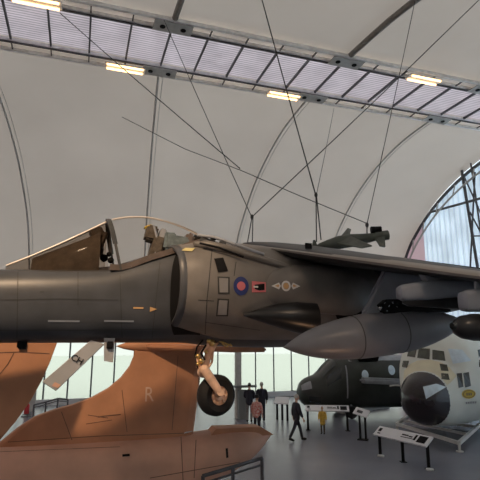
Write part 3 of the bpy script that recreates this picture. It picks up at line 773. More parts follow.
# airbrake petal ridge on the tail cone
bm = BM(); P = [B3(x, y, -.45) for x, y in ((205, 434), (214, 431), (262, 428.5), (270, 433))]
prism(bm, [B3(x, y, -.1) for x, y in ((205, 438), (214, 427), (258, 425.5), (270, 433))], (0, .42, 0)); obj('airbrake_petal', bm, M['pinkm'], bucc)
bm = BM()
for s in ([(181, 437), (183, 481)], [(0, 452), (120, 447)], [(196, 440), (194, 478)], [(150, 478), (240, 462)]): S_b.strip(bm, s, .014)
obj('panel_line', bm, M['pinkd'], bucc)
for px, py, w, hh in ((126, 455.5, .14, .05), (227, 453, .05, .18)):
    h = S_b.hit(px, py); bm = BM()
    if h: S_b.poly(bm, h, [(-w/2, -hh/2), (w/2, -hh/2), (w/2, hh/2), (-w/2, hh/2)], .01)
    obj('vent', bm, M['black'], bucc)
# fin with swept dorsal fillet
FP = [(-40, 470), (2, 440), (18, 427), (34, 416.5), (52, 410), (72, 404.5), (92, 397), (108, 388), (121, 377), (131, 364), (136, 352), (137, 338), (205, 338), (202, 360), (198, 395), (194, 425), (191, 445)]
P = [B3(x, y) for x, y in FP]
def finmesh(P, th, taper=.35):
    bm = BM(); n = len(P); c = Vector((sum(p.x for p in P)/n, 0, sum(p.z for p in P)/n)); z0 = min(p.z for p in P); z1 = max(p.z for p in P)
    def row(f, s):
        out = []
        for p in P:
            q = c.lerp(p, f); k = 1-(1-taper)*(p.z-z0)/(z1-z0); out.append(Vector((q.x, s*th/2*k, q.z)))
        return out
    R = [row(.90, -1), row(.97, -.8), row(1, -.15), row(1, .15), row(.97, .8), row(.90, 1)]
    return rings(bm, R)
bm = finmesh(P, .34)
S_f = Surf(bm, BORG, YAW); fin = obj('tail_fin', bm, M['pinkm'], bucc)
for e_ in fin.data.polygons: pass
h = S_f.hit(149, 395)
pR, nR = h; right = Vector((1, 0, 0)); obj('lettering', place_text('R', .42, pR, right, (0, 0, 1), .006, .8), M['palem'], bucc)
bm = BM()
for s in ([(8, 442), (100, 436), (188, 433)], [(60, 408), (72, 440)], [(122, 390), (127, 432)], [(178, 356), (172, 430)], [(86, 424), (112, 420)], [(88, 415), (108, 418)]): S_f.strip(bm, s, .012)
obj('panel_line', bm, M['pinkd'], bucc)
bm = BM(); h = S_f.hit(110, 416)
if h: S_f.poly(bm, h, [(-.25, -.02), (-.05, 0), (.2, .01), (.22, .03), (0, .02), (-.2, .005)], .01)
h = S_f.hit(176, 352)
obj('scrape_mark', bm, M['pinkd'], bucc)
bm = BM(); h = S_f.hit(189, 432)
if h: S_f.poly(bm, h, [(-.12, -.02), (.06, .0), (.07, .02), (-.1, .01)], .012)
obj('white_marking', bm, M['white'], bucc)
# bullet fairing and tailplane
bz = B3(170, 346).z
xa = B3(116, 350).x; xb_ = B3(222, 348).x
bm = BM(); lathe(bm, [(0, .005), (.15, .06), (.45, .12), (.9, .15), (1.6, .15), (2.0, .1), (xb_-xa, .02)], (xa, 0, bz+.0), (1, 0, .01), 20); obj('bullet_fairing', bm, M['pinkm'], bucc, True)
tipx = B3(267, 352, -1.5); 
for sg in (1, -1):
    bm = BM(); r = [Vector((xa+.55, -.08*sg, bz)), Vector((tipx.x-.75, sg*-1.5, bz-.06)), Vector((tipx.x, sg*-1.5, bz-.06)), Vector((xb_+.1, -.08*sg, bz))]
    prism(bm, r, (0, 0, .10)); bmesh.ops.bevel(bm, geom=list(bm.edges), offset=.03, segments=2, affect='EDGES'); obj('tailplane', bm, M['pinkm'], bucc)
# folded outer wing standing up beside the fuselage
VF = -1.35
WP = [(-75, 318), (62, 318), (57, 343), (50, 362), (42, 380), (31, 400), (16, 421), (0, 440), (-30, 466), (-75, 480)]
bm = BM(); P = [B3(x, y, VF) for x, y in WP]; prism(bm, P, (0, .12, 0)); bmesh.ops.bevel(bm, geom=list(bm.edges), offset=.025, segments=2, affect='EDGES')
S_w = Surf(bm, BORG, YAW); obj('folded_wing', bm, M['pinkm'], bucc)
bm = BM()
for s in ([(-10, 353), (20, 352), (54, 354)], [(14, 353), (8, 364), (0, 374)], [(22, 344), (22, 349)]): S_w.strip(bm, s, .016)
obj('panel_line', bm, M['pinkd'], bucc)
bm = BM(); q = B3(23, 346, VF-.08); box(bm, q, (.12, .06, .12)); obj('hinge_fitting', bm, M['black'], bucc)
# undercarriage so it stands on the floor
for x, y in ((x0-2.5, 0), (stn[1][0]+.3, -.75), (stn[1][0]+.3, .75)):
    bm = BM(); tube(bm, (x, y, .35), (x, y, zb+.3), .07); g_ = obj('gear_leg', bm, M['cradle'], bucc)
    bm = BM(); lathe(bm, [(-.11, .2), (-.12, .3), (-.06, .35), (.06, .35), (.12, .3), (.11, .2)], (x, y, .35), (0, 1, 0), 24); obj('wheel', bm, M['rubber'], bucc, True)

# ================================================================== CABLES
def cable(pts, label, r=.014):
    bm = BM(); P = [at(*p) for p in pts]; path(bm, P, r, n=6); return tag(obj('suspension_cable', bm, M['cable']), label, 'cable', None)
D = 13.0
def atz(px, py, z): r_ = ray(px, py); return CAM+r_*((z-CZ)/r_.z)
def wire(a, za, b, label, r, Yb=D):
    bm = BM(); p = atz(*a, za); q = at(*b, Yb); mid = [p.lerp(q, t/6)-Vector((0, 0, .04*math.sin(PI*t/6))) for t in range(7)]
    path(bm, mid, r, n=6); return tag(obj('suspension_cable', bm, M['cable']), label, 'cable')
wire((60, 13), 15.6, (240, 168.5), 'thin cable slanting from the upper left of the skylight to the long slack wire', .016)
bm = BM(); path(bm, [at(122, 117, 16), at(185, 149, 14.4), at(240, 170, D), at(300, 196, D-.1), at(366, 223, D)], .012, 6); tag(obj('suspension_cable', bm, M['cable']), 'long slack wire running down to the tail of the hanging missile', 'cable')
wire((164, 20), 15.6, (251.2, 216), 'thin cable from the left skylight node to the knot above the wing root', .012)
wire((482, -3), 14.6, (253, 216), 'long straight cable rising from the knot above the wing root to the top right corner', .016)
wire((261, -4), 14.4, (315.4, 194), 'cable dropping steeply from the top middle to the hook above the missile nose', .019)
wire((334, 108), 15.7, (316.6, 194), 'short thin cable from the lower skylight rail to the hook above the missile nose', .010)
wire((415, 1), 14.8, (367, 224), 'cable falling from the brown upper rib to the tail of the hanging missile', .012)
for (a, b, lab) in (((252, 217), (246, 243), 'left of two short wires under the knot above the wing root'), ((253, 217), (252, 243), 'right of two short wires under the knot above the wing root')):
    bm = BM(); q = at(a[0], a[1], D); w_ = at(b[0], b[1]+8, D-1.0); path(bm, [q, w_], .014, 6); tag(obj('suspension_cable', bm, M['cable']), lab, 'cable')
for x, y, lab in ((252, 217, 'small steel shackle where cables meet above the wing root'), (316, 195, 'small steel shackle above the missile nose'), (367, 225, 'small steel shackle above the missile tail')):
    bm = BM(); p = at(x, y, D); bmesh.ops.create_icosphere(bm, subdivisions=2, radius=.05, matrix=Matrix.Translation(p) @ Matrix.Diagonal((1, 1, 1.6, 1))); tag(obj('shackle', bm, M['cable'], smooth=True), lab, 'shackle')
for pts, lab in (([(316, 197, D), (316.5, 242, D)], 'vertical wire holding the nose end of the hanging missile'), ([(316.6, 197, D+.1), (321, 240, D+.1)], 'second wire beside the vertical one at the missile nose'), ([(367, 227, D), (367, 238, D)], 'short vertical wire holding the tail end of the hanging missile')): cable(pts, lab, .018)

# ================================================================== HANGING MISSILE
ms0 = at(316, 246, D); ms1 = at(388, 235, D)
msl = thing('missile', 'olive grey winged missile hanging on wires above the grey wing', 'missile', ms0)
axm = ms1-ms0; Lm = axm.length
bm = BM(); lathe(bm, [(0, .01), (Lm*.05, .06), (Lm*.16, .12), (Lm*.32, .185), (Lm*.5, .18), (Lm*.68, .14), (Lm*.82, .11), (Lm*.84, .13), (Lm, .135)], (0, 0, 0), axm, 24); obj('missile_body', bm, M['missile'], msl, True)
def mm_(px, py, dy=0): return at(px, py, D+dy)-ms0
bm = BM(); prism(bm, [mm_(335, 243, -.1), mm_(350, 236, -.15), mm_(372, 246, -.9), mm_(362, 248, -.9)], (0, 0, .03)); obj('missile_wing', bm, M['missile'], msl)
bm = BM(); prism(bm, [mm_(337, 241, .1), mm_(348, 228, .7), mm_(351, 229, .7), mm_(349, 237, .1)], (.02, .02, .0)); obj('missile_wing', bm, M['missile'], msl)
bm = BM(); prism(bm, [mm_(375, 238, -.1), mm_(384, 236, -.1), mm_(385, 247, -.6), mm_(380, 246, -.6)], (.03, 0, .03)); obj('missile_fin', bm, M['missile'], msl)
bm = BM(); tube(bm, mm_(371, 230), mm_(381, 229.5), .10, .09, 16); obj('missile_fin', bm, M['black'], msl, True)
bm = BM(); prism(bm, [mm_(312, 247), mm_(313, 240), mm_(315, 240), mm_(318, 247)], (0, .03, 0)); obj('missile_probe', bm, M['missile'], msl)

# ================================================================== HELICOPTER (behind)
hn = at(297, 392, 27.0); HEL = Vector((hn.x, hn.y, 0)); HYAW = rad(8)
heli = thing('helicopter', 'dark green twin rotor helicopter parked far back behind the pale transport nose', 'helicopter', HEL, HYAW)
hl = Loft([(0, 0, .12, 1.15, 1.40, 2), (.18, 0, .55, .75, 1.75, 2.1), (.5, 0, .85, .52, 1.98, 2.3), (1.1, 0, 1.12, .42, 2.2, 2.5), (1.6, 0, 1.22, .42, 2.7, 2.5), (2.1, 0, 1.28, .42, 3.05, 2.7), (3, 0, 1.35, .42, 3.2, 3), (9, 0, 1.35, .42, 3.2, 3), (10.5, 0, 1.2, .6, 3.2, 2.8)])
bm = BM(); hl.mesh(bm, .15, 36); S_h = Surf(bm, HEL, HYAW); obj('fuselage', bm, M['heli'], heli, True)
def hpatch(name, x0, x1, a0, a1, m, parent=heli, L=hl, off=.015, n=6):
    bm = BM(); R = []
    for i in range(n+1):
        row = []
        for j in range(n+1):
            x = x0+(x1-x0)*i/n; a = rad(a0+(a1-a0)*j/n); p = L.pt(x, a); c_ = L.par(x); cc = Vector((x, c_[0], (c_[2]+c_[3])/2))
            row.append(p+(p-cc).normalized()*off+Vector((-off, 0, 0)))
        R.append(row)
    rings(bm, R, closed=False, cap=False); return obj(name, bm, m, parent, True)
hpatch('windscreen', 1.15, 1.95, 8, 44, M['dglass']); hpatch('windscreen', 1.15, 1.95, -44, -8, M['dglass'])
hpatch('side_window', 1.35, 2.1, 56, 82, M['dglass']); hpatch('chin_window', .45, 1.0, 98, 125, M['dglass'])
hpatch('nose_panel', .15, .6, 40, 75, M['helig'])
hpatch('roof_walkway', 2.6, 9, -35, 45, M['helig'])
hpatch('cockpit_door_edge', 2.35, 2.42, 55, 115, M['helig'])
for px, py in ((365, 375), (391.5, 370)):
    h = S_h.hit(px, py)
    if h: bm = BM(); S_h.disc(bm, h, .002, .19, 1.35, .02); obj('porthole', bm, M['pbl'], heli)
bm = BM(); p = hl.pt(3.6, rad(60)); lathe(bm, [(0, .1), (.05, .38), (.5, .42), (1.1, .36), (1.2, .2)], Vector((3.1, -.9, 3.2)), (1, 0, 0), 20); obj('engine_intake', bm, M['black'], heli, True)
bm = BM(); box(bm, (4.2, -1.6, 1.9), (2.4, .55, .30), Matrix.Rotation(.05, 3, 'Y'), .1); obj('side_float', bm, M['helig'], heli)
bm = BM(); tube(bm, (-.35, -.1, 1.35), (.1, -.05, 1.3), .018); obj('pitot_tube', bm, M['black'], heli)
bm = BM(); prism(bm, [Vector((2.6, 0, 3.1)), Vector((3.0, 0, 3.9)), Vector((4.6, 0, 3.9)), Vector((5.6, 0, 3.1))], (0, .9, 0)); bmesh.ops.bevel(bm, geom=list(bm.edges), offset=.1, segments=2, affect='EDGES'); obj('rotor_pylon', bm, M['heli'], heli, True)
for x, y in ((2.6, -1.1), (2.6, 1.1), (8.5, -1.2), (8.5, 1.2)):
    bm = BM(); tube(bm, (x, y, .32), (x, y, .7), .05); obj('gear_leg', bm, M['helig'], heli)
    bm = BM(); lathe(bm, [(-.11, .15), (-.12, .26), (-.05, .32), (.05, .32), (.12, .26), (.11, .15)], (x, y, .32), (0, 1, 0), 20); obj('wheel', bm, M['rubber'], heli, True)

bm = BM(); a, b = ground(340, 411, .12), ground(386, 405, .12); beam(bm, a, b, .5, .24); 
tag(obj('floor_plinth', bm, M['cradle']), 'low pale beam on the floor under the dark helicopter', 'plinth')

# ================================================================== TRANSPORT NOSE SECTION
g0 = ground(459, 446, .0); g1 = ground(486, 416, .0); 
dirC = (g1-g0); dirC.z = 0; dirC.normalize(); CYAW = rad(46)
rt = at(413, 396, 19.2); CORG = Vector((rt.x, rt.y, 0))
cc = thing('transport_aircraft_nose', 'pale grey-green transport aircraft nose section with black radome, on a white cradle', 'aircraft', CORG, CYAW)
cl = Loft([(0, 0, .08, 1.68, 1.84, 2), (.12, 0, .42, 1.32, 2.18, 2), (.4, 0, .72, .98, 2.45, 2.1), (.8, 0, .92, .78, 2.66, 2.1), (1.15, 0, 1.06, .68, 2.82, 2.2), (1.6, 0, 1.26, .62, 3.22, 2.3), (2.05, 0, 1.50, .58, 3.92, 2.3), (2.5, 0, 1.72, .55, 4.25, 2.3), (3.4, 0, 1.95, .52, 4.5, 2.25), (4.6, 0, 2.05, .50, 4.6, 2.2), (5.8, 0, 2.05, .50, 4.6, 2.2)])
bm = BM(); cl.mesh(bm, .12, 48, x0=1.0); S_c = Surf(bm, CORG, CYAW); obj('fuselage', bm, M['c130'], cc, True)
bm = BM(); cl.mesh(bm, .06, 40, x0=0, x1=1.02); obj('radome', bm, M['radome'], cc, True)
def cpatch(name, x0, x1, a0, a1, m, off=.02): return hpatch(name, x0, x1, a0, a1, m, cc, cl, off)
cpatch('nose_panel', 1.08, 1.58, -55, 60, M['c130y'], .012)
def cquad(name, pts, m, off=.03, parent=cc):
    hs = [S_c.hit(*p) for p in pts]
    if any(h is None for h in hs): print('MISS', name, pts); return None
    cen = sum((h[0] for h in hs), Vector())/len(hs); nn = sum((h[1] for h in hs), Vector()).normalized()
    bm = BM(); vs = [bm.verts.new(h[0]+nn*off) for h in hs]; f = bm.faces.new(vs)
    r_ = bmesh.ops.extrude_face_region(bm, geom=[f]); 
    for v in [e for e in r_['geom'] if isinstance(e, bmesh.types.BMVert)]: v.co -= nn*(off+.03)
    return obj(name, bm, m, parent)
for q in ([(409.5, 348), (417, 348.5), (415, 357.5), (407.5, 356.5)], [(419, 348.5), (430, 349), (429.5, 359.5), (417.5, 358)], [(432.5, 350), (444, 351.5), (445.5, 361), (432.5, 359.5)],
          [(439.5, 364), (447, 365), (448.5, 371.5), (441, 370.5)], [(441, 373.5), (448, 374), (449.5, 380), (441.5, 379)], [(403.5, 361), (409, 361), (407, 368), (402.5, 367)]): cquad('cockpit_window', q, M['cglass'])
for q in ([(456.5, 373.5), (461.5, 373), (463, 387), (458.5, 388)], [(463, 373), (468.5, 372), (470.5, 386), (465, 387.5)]): cquad('door_window', q, M['dglass'])
cquad('entry_port', [(477.5, 350), (482, 349), (483, 367), (479, 367)], M['dglass'])

h = S_c.hit(468.5, 394)
if h:
    bm = BM(); S_c.disc(bm, h, .002, .34, .52, .02); em = obj('nose_emblem', bm, M['yellow'], cc)
    bm = BM(); S_c.disc(bm, h, .26, .29, .50, .03)
    for dx in (-.1, 0, .1): S_c.poly(bm, h, [(dx-.03, -.05), (dx+.03, -.05), (dx+.03, .05), (dx-.03, .05)], .03)
    obj('emblem_lettering', bm, M['seal'], em)
h = S_c.hit(470, 402.5)
if h:
    bm = BM()
    for k in range(6):
        dx = -.25+k*.1; S_c.poly(bm, h, [(dx, -.04), (dx+.06, -.04), (dx+.06, .04), (dx, .04)], .02)
    obj('stencil_marks', bm, M['helig'], cc)
# bluish-white reflection painted as a patch on the lower side of the radome
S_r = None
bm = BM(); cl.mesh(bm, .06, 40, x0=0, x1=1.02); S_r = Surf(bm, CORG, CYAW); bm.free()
obj('fuselage_reflection', gridpatch(S_c, ((448, 349), (462, 350), (471, 361), (453, 364))), M['pbl'], cc, True)  # bright reflection painted as a pale patch on the fuselage side
obj('radome_reflection', gridpatch(S_r, ((423, 387), (436, 384), (446, 387), (426, 399))), M['pbl'], cc, True)
bm = BM(); p = cl.pt(1.3, rad(-75)); path(bm, [p, p+Vector((-.05, .25, .0)), p+Vector((-.45, .28, 0))], .03); obj('pitot_tube', bm, M['cradle'], cc)
# cradle: a thing of its own
cr = thing('display_cradle', 'white tubular floor cradle under the pale transport aircraft nose', 'cradle', (0, 0, 0))
hC = .30
A, B, Cc, Dd = ground(397, 424, hC), ground(459, 443, hC), ground(492, 414, hC), ground(414, 413, hC)

bm = BM()
for p, q in ((A, B), (B, Cc), (A, Dd), (Dd, Cc)): beam(bm, p, q, .12, .12)
obj('cradle_frame', bm, M['cradle'], cr)
bm = BM()
for t in (.3, .62): beam(bm, A.lerp(Dd, t), B.lerp(Cc, t*.75), .09, .1)
obj('cross_rail', bm, M['cradle'], cr)
for t in (A, B, Cc, Dd):
    bm = BM(); tube(bm, (t.x, t.y, 0), (t.x, t.y, hC), .05); tube(bm, (t.x, t.y, 0), (t.x, t.y, .03), .13, n=16); obj('foot', bm, M['cradle'], cr)
bm = BM()
for t in (.45, .6):
    p = A.lerp(B, t).lerp(Dd.lerp(Cc, t), .35); tube(bm, (p.x, p.y, hC), (p.x, p.y, .5), .05); 
obj('support_post', bm, M['dsteel'], cr)

# ================================================================== INFORMATION BOARDS
def reading_rail(g0, g1, hgt, depth, nleg, label, marks=True, flip=1):
    t = thing('information_board', label, 'information board', (g0.x, g0.y, 0))
    d = g1-g0; d.z = 0; L = d.length; d.normalize(); nrm = Vector((d.y, -d.x, 0))*flip
    if nrm.dot(Vector((0, -1, 0))) < 0: nrm = -nrm
    def P(a, b, z): return d*a+nrm*b+Vector((0, 0, z))
    bm = BM(); c = [P(0, depth/2, hgt-depth*.35), P(L, depth/2, hgt-depth*.35), P(L, -depth/2, hgt+depth*.35), P(0, -depth/2, hgt+depth*.35)]
    nn = (c[1]-c[0]).cross(c[3]-c[0]).normalized()
    prism(bm, c, nn*.05); b = obj('board_panel', bm, M['board'], t)
    if nn.z < 0: nn = -nn
    def Q(s, r): return c[0].lerp(c[1], s).lerp(c[3].lerp(c[2], s), r)+nn*.031
    if marks:
        bm = BM(); q = [Q(.80, .18), Q(.95, .18), Q(.95, .85), Q(.80, .85)]; bm.faces.new([bm.verts.new(p) for p in q]); obj('printed_picture', bm, M['black'], b); bm = BM()
        for s0, s1, r0, r1 in ((.04, .10, .45, .8), (.50, .62, .55, .68), (.50, .72, .35, .42), (.63, .70, .5, .62), (.73, .77, .3, .85), (.06, .12, .2, .3)):
            bm.faces.new([bm.verts.new(p) for p in (Q(s0, r0), Q(s1, r0), Q(s1, r1), Q(s0, r1))])
        obj('printed_graphics', bm, M['black'], b)
    for k in range(nleg):
        a = L*(.05+.9*k/max(1, nleg-1)); bm = BM(); beam(bm, P(a, .0, 0), P(a, 0, hgt-.02), .06, .09); box(bm, P(a, 0, .01), (.2, .2, .02)); obj('leg', bm, M['black'], t)
        if nleg == 3 and k != 1: bm = BM(); tube(bm, P(a+.12, .1, .01), P(a+.12, .1, .05), .12, n=14); obj('base_weight', bm, M['cradle'], t)
    return t
reading_rail(ground(378, 455), ground(432, 470), .82, .36, 3, 'long white information board on black legs in front of the floor cradle')
reading_rail(ground(306, 430), ground(350, 431), .95, .30, 2, 'long white information board standing in front of the dark helicopter')
# small tilted sign
g = ground(363, 440); t = thing('sign_stand', 'small tilted white sign on a dark stand right of the child', 'sign', g, rad(-25))
bm = BM(); box(bm, (-.10, 0, .5), (.07, .10, 1.0)); box(bm, (.12, .04, .45), (.07, .10, .9)); box(bm, (0, 0, .02), (.4, .3, .04)); obj('post', bm, M['black'], t)
bm = BM(); box(bm, (0, -.03, 1.08), (.62, .04, .38), Matrix.Rotation(rad(-50), 3, 'X') @ Matrix.Rotation(rad(18), 3, 'Y'), .008); obj('sign_panel', bm, M['board'], t)
bm = BM(); box(bm, (-.06, -.06, 1.11), (.22, .045, .10), Matrix.Rotation(rad(-50), 3, 'X') @ Matrix.Rotation(rad(18), 3, 'Y')); obj('sign_graphic', bm, M['dsteel'], t)
# three post lectern
g = ground(282, 420); t = thing('display_lectern', 'pale topped lectern on three dark posts left of the walking man', 'lectern', g, rad(-14))
for dx, dy in ((-.26, .1), (.02, .0), (.30, -.1)): bm = BM(); box(bm, (dx, dy, .42), (.10, .10, .84)); obj('post', bm, M['black'], t)
bm = BM(); box(bm, (0, 0, .95), (.75, .62, .05), Matrix.Rotation(rad(25), 3, 'X'), .01); obj('sloped_top', bm, M['board'], t)

# column & cabinet behind the wheel
g = ground(238, 418, 0); t = thing('column', 'grey building column behind the nose wheel', 'column', g, YAW)
bm = BM(); box(bm, (0, 0, 1.9), (.30, .30, 3.8), None, .02); obj('column_shaft', bm, M['rib'], t)
bm = BM(); box(bm, (.12, -.3, .72), (.42, .34, 1.44), None, .03); obj('column_guard', bm, M['mull'], t)
bm = BM(); box(bm, (.25, -.4, 1.62), (1.2, .4, .10), None, .02); obj('column_shelf', bm, M['mull'], t)
# left pillar, guard rail, extinguisher
g = at(31, 410, 29); t = thing('column', 'grey building column behind the folded pink wing', 'column', (g.x, g.y, 0), YAW)
bm = BM(); box(bm, (0, 0, 1.9), (.42, .42, 3.8), None, .02); obj('column_shaft', bm, M['rib'], t)
bm = BM(); g = at(27, 407, 27); p = Vector((g.x, g.y, 0)); t = thing('fire_extinguisher', 'red fire extinguisher on a stand beside the left column', 'fire extinguisher', p)
lathe(bm, [(0, .1), (.03, .13), (.45, .13), (.55, .06), (.6, .04)], (0, 0, g.z-.35), (0, 0, 1), 16); obj('cylinder', bm, M['red'], t, True)
bm = BM(); box(bm, (0, .12, (g.z+.3)/2), (.08, .06, g.z+.3)); box(bm, (0, 0, .02), (.4, .4, .04)); box(bm, (0, 0, g.z-.37), (.3, .3, .03)); obj('stand', bm, M['dsteel'], t)
def guard(px, label, r=.03, m='dsteel'):
    P = [at(*p) for p in px]; t = thing('guard_rail', label, 'guard rail', (P[0].x, P[0].y, 0)); o0 = Vector((P[0].x, P[0].y, 0))
    bm = BM(); path(bm, [p-o0 for p in P], r); path(bm, [p-o0-Vector((0, 0, .12)) for p in P], r*.6); obj('hand_rail', bm, M[m], t)
    for p in P: bm = BM(); tube(bm, Vector((p.x, p.y, 0))-o0, p-o0, r); obj('post', bm, M[m], t)
    return t
guard([(34, 405, 26), (46, 402, 26.5), (58, 398.5, 27), (68, 399.5, 27.5)], 'dark guard rail seen between the folded pink wing and the tail fin', .045)
guard([(203, 476, 9.2), (233, 467, 9.6), (262, 458, 10.0)], 'dark guard rail in front of the pink tail cone', .035)

# ================================================================== PEOPLE
def skin_mesh(chains):
    """chains: list of [(pos, radius), ...]; each grown as a tapering limb; returns bmesh"""
    out = BM()
    for ch in chains:
        me = bpy.data.meshes.new('limb'); me.from_pydata([p for p, r in ch], [(i, i+1) for i in range(len(ch)-1)], [])
        o = bpy.data.objects.new('limb', me); COL.objects.link(o)
        md = o.modifiers.new('s', 'SKIN'); md.use_smooth_shade = True
        for i, (p, r) in enumerate(ch):
            sv = me.skin_vertices[0].data[i]; rr_ = r if isinstance(r, tuple) else (r, r); sv.radius = rr_; sv.use_root = (i == 0)
        s2 = o.modifiers.new('d', 'SUBSURF'); s2.levels = 1; s2.render_levels = 1
        dg = bpy.context.evaluated_depsgraph_get(); m2 = bpy.data.meshes.new_from_object(o.evaluated_get(dg)); out.from_mesh(m2)
        bpy.data.objects.remove(o); bpy.data.meshes.remove(m2); bpy.data.meshes.remove(me)
    return out
def remesh(bm, vox):
    me = bpy.data.meshes.new('tmp'); bm.to_mesh(me); bm.free(); o = bpy.data.objects.new('tmp', me); COL.objects.link(o)
    md = o.modifiers.new('r', 'REMESH'); md.mode = 'VOXEL'; md.voxel_size = vox
    sm = o.modifiers.new('sm', 'SMOOTH'); sm.iterations = 2; sm.factor = .5
    dg = bpy.context.evaluated_depsgraph_get(); m2 = bpy.data.meshes.new_from_object(o.evaluated_get(dg)); b = BM(); b.from_mesh(m2)
    bpy.data.objects.remove(o); bpy.data.meshes.remove(m2); bpy.data.meshes.remove(me); return b
def person(g, H, yaw, label, top, trouser, hair, stride=0., armswing=0., lean=0., skirt=.0, hat=None, hands_front=False):
    t = thing('person', label, 'person', (g.x, g.y, 0), yaw); k = H/1.75
    def v(x, y, z): return Vector((x*k+lean*z*k*.1, y*k, z*k))
    fl, fr = stride, -stride; zl = .05
    legs = {}
    for s, f in ((1, fl), (-1, fr)):
        hip = v(0, .09*s, .90); knee = v(f*.55+.05*abs(f), .095*s, .49); ank = v(f*1.0-.04, .095*s, .09+(.06 if f < 0 else 0)); toe = v(f+.13, .10*s, .04+(0 if f >= 0 else -.01))
        legs[s] = (hip, knee, ank, toe)
    arms = {}
    for s in (1, -1):
        a = -armswing*s
        sh = v(0, .19*s, 1.42)
        if hands_front: el = v(.05, .24*s, 1.14); wr = v(.28, .12*s, 1.05); hd = v(.35, .08*s, 1.06)
        else: el = v(a*.5, .25*s, 1.13); wr = v(a+.06, .25*s, .88); hd = v(a+.09, .25*s, .79)
        arms[s] = (sh, el, wr, hd)
    ch = [[(v(0, 0, .93), (.11*k, .15*k)), (v(0, 0, 1.1), (.10*k, .135*k)), (v(0, 0, 1.3), (.11*k, .17*k)), (v(0, 0, 1.44), (.07*k, .12*k)), (v(.01, 0, 1.52), .052*k), (v(.02, 0, 1.6), .055*k)]]
    for s in (1, -1):
        h_, kn_, an_, to_ = legs[s]; ch.append([(v(0, 0.03*s, .95), .10*k), (h_, .085*k), (kn_, .056*k), (an_, .038*k), (to_, .032*k)])
        sh, el, wr, hd = arms[s]; ch.append([(v(0, .05*s, 1.4), .06*k), (sh, .055*k), (el, .040*k), (wr, .028*k), (hd, .030*k)])
        dd = (hd-wr).normalized(); side = Vector((1, 0, 0)) if not hands_front else Vector((0, 0, 1))
        for i_, (off, ln) in enumerate(((-.030, .070), (-.010, .082), (.010, .078), (.030, .062))):
            b0 = hd+side*off*k; b1 = b0+dd*ln*k*.55+Vector((0, -s*.006*k, 0)); b2 = b1+(dd+Vector((0, -.5*s, 0))).normalized()*ln*k*.5
            ch.append([(hd-dd*.03*k+side*off*.7*k, .010*k), (b1, .0095*k), (b2, .008*k)])
        th0 = wr.lerp(hd, .5)+side*.02*k; ch.append([(th0, .012*k), (th0+side*.035*k+dd*.03*k, .011*k), (th0+side*.04*k+dd*.065*k, .009*k)])
    bm = skin_mesh(ch)
    hc = v(.03, 0, 1.66)
    bmesh.ops.create_uvsphere(bm, u_segments=18, v_segments=14, radius=1, matrix=Matrix.Translation(hc) @ Matrix.Diagonal((.095*k, .075*k, .118*k, 1)))
    bmesh.ops.create_uvsphere(bm, u_segments=10, v_segments=8, radius=1, matrix=Matrix.Translation(hc+Vector((.04*k, 0, -.06*k))) @ Matrix.Diagonal((.055*k, .05*k, .055*k, 1)))
    bmesh.ops.create_icosphere(bm, subdivisions=2, radius=1, matrix=Matrix.Translation(hc+Vector((.098*k, 0, -.012*k))) @ Matrix.Diagonal((.022*k, .015*k, .026*k, 1)))
    for s in (1, -1): bmesh.ops.create_icosphere(bm, subdivisions=2, radius=1, matrix=Matrix.Translation(hc+Vector((0, s*.077*k, -.01*k))) @ Matrix.Diagonal((.02*k, .012*k, .032*k, 1)))
    body = obj('body', remesh(bm, .011*k), M['skin'], t, True)
    bm = BM()
    for s in (1, -1): bmesh.ops.create_icosphere(bm, subdivisions=2, radius=.011*k, matrix=Matrix.Translation(hc+Vector((.088*k, s*.030*k, .008*k))))
    obj('eyes', bm, M['black'], body, True)
    bm = BM(); box(bm, hc+Vector((.093*k, 0, -.055*k)), (.008*k, .04*k, .008*k)); obj('mouth', bm, M['pinkred'], body)
    # hair cap
    bm = BM(); bmesh.ops.create_uvsphere(bm, u_segments=18, v_segments=12, radius=1)
    for q in list(bm.verts):
        if q.co.z < -.35 or (q.co.x > .35 and q.co.z < .35): bm.verts.remove(q)
    for q in bm.verts: q.co = hc+Vector((q.co.x*.104*k-.008*k, q.co.y*.084*k, q.co.z*.125*k+.008*k))
    obj('hair', bm, hair, body, True)
    if hat:
        bm = BM(); lathe(bm, [(-.0, .125*k), (.012*k, .135*k), (.02*k, .105*k), (.09*k, .095*k), (.12*k, .04*k)], hc+Vector((-.01*k, 0, .03*k)), (0, 0, 1), 20); obj('hat', bm, hat, body, True)
    # jacket
    jl = .72-skirt*.2; c2 = [[(v(0, 0, jl), (.15*k, .20*k)), (v(0, 0, .95), (.15*k, .20*k)), (v(0, 0, 1.12), (.145*k, .19*k)), (v(0, 0, 1.3), (.15*k, .215*k)), (v(0, 0, 1.43), (.085*k, .15*k)), (v(.005, 0, 1.50), .07*k)]]
    for s in (1, -1):
        sh, el, wr, hd = arms[s]; c2.append([(v(0, .06*s, 1.4), .08*k), (sh, .090*k), (el, .076*k), (el.lerp(wr, .9), .055*k)])
    obj('jacket', remesh(skin_mesh(c2), .014*k), top, t, True)
    c3 = []
    for s in (1, -1): h_, kn_, an_, to_ = legs[s]; c3.append([(v(0, .04*s, .97), (.12*k, .11*k)), (h_, .100*k), (kn_, .072*k), (kn_.lerp(an_, 1.04), .060*k)])
    obj('trousers', remesh(skin_mesh(c3), .013*k), trouser, t, True)
    for s in (1, -1):
        h_, kn_, an_, to_ = legs[s]; bm = skin_mesh([[(an_+v(-.04, 0, -.02), .060*k), (an_.lerp(to_, .5)+v(0, 0, -.01), .054*k), (to_+v(.03, 0, 0), .034*k)]]); obj('shoe', bm, M['black'], t, True)
    return t
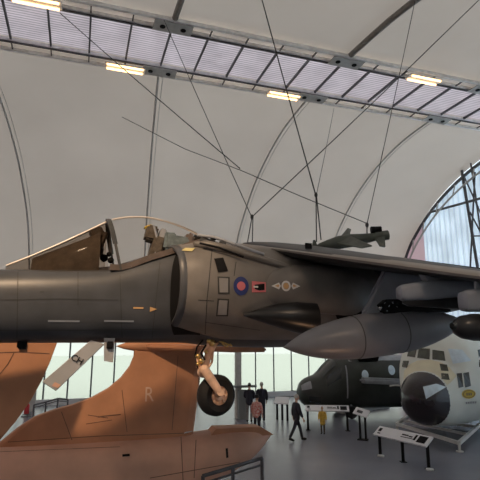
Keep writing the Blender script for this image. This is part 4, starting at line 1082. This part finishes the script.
person(ground(297, 441), 1.78, rad(195-180), 'person with grey hair in dark coat walking across the floor', M['navy'], M['navy'], M['hairg'], stride=.30, armswing=.12)
person(ground(249.5, 422), 1.84, rad(80), 'person in dark jacket and grey trousers standing behind the pink tail cone', M['navy'], M['greyc'], M['hairb'], hands_front=True)
person(ground(262, 421), 1.86, rad(100), 'person with grey hair and long black coat standing by the glazing', M['navy'], M['navy'], M['hairg'], skirt=.5)
person(ground(257, 435), 1.62, rad(60), 'shorter person with black hat and red plaid jacket behind the pink tail cone', M['plaid'], M['navy'], M['hairb'], hat=M['black'])
person(ground(323, 434), 1.12, rad(250), 'child in a yellow coat standing in front of the long board', M['yelc'], M['seat'], M['hairf'], skirt=.9)

# ================================================================== LIGHT
w = bpy.data.worlds.new('world'); C.world = w; w.use_nodes = True
nt = w.node_tree; bg = nt.nodes['Background']
bg.inputs['Color'].default_value = (.95, .97, 1.0, 1); bg.inputs['Strength'].default_value = 1.6
def lamp(kind, name, loc, target, power, col, size=.3, spot=60, blend=.6):
    l = bpy.data.lights.new(name, kind); l.energy = power; l.color = col
    if kind == 'SPOT': l.spot_size = rad(spot); l.spot_blend = blend; l.shadow_soft_size = size
    elif kind == 'AREA': l.size = size
    else: l.shadow_soft_size = size
    o = bpy.data.objects.new(name, l); COL.objects.link(o); o.location = loc
    o.rotation_euler = (Vector(target)-Vector(loc)).to_track_quat('-Z', 'Y').to_euler(); return o
lamp('SPOT', 'warm_spotlight', uvz(-3, 2.5, 10.5), uvz(1, 10.5, 2.5), 2400, (1, .70, .44), .25, 46)
lamp('SPOT', 'warm_spotlight', uvz(4, -2, 9), uvz(3.5, 7, 4.6), 260, (1, .72, .50), .3, 40)
lamp('SPOT', 'warm_spotlight', uvz(4, 3.5, .5), uvz(2.6, 6.4, 4.2), 70, (1, .55, .30), .3, 34)  # added uplight, stands in for warm bounce off the pink jet

C.view_settings.view_transform = 'Standard'; C.view_settings.look = 'None'; C.view_settings.gamma = 1
C.view_settings.use_curve_mapping = False; C.view_settings.exposure = 0.25
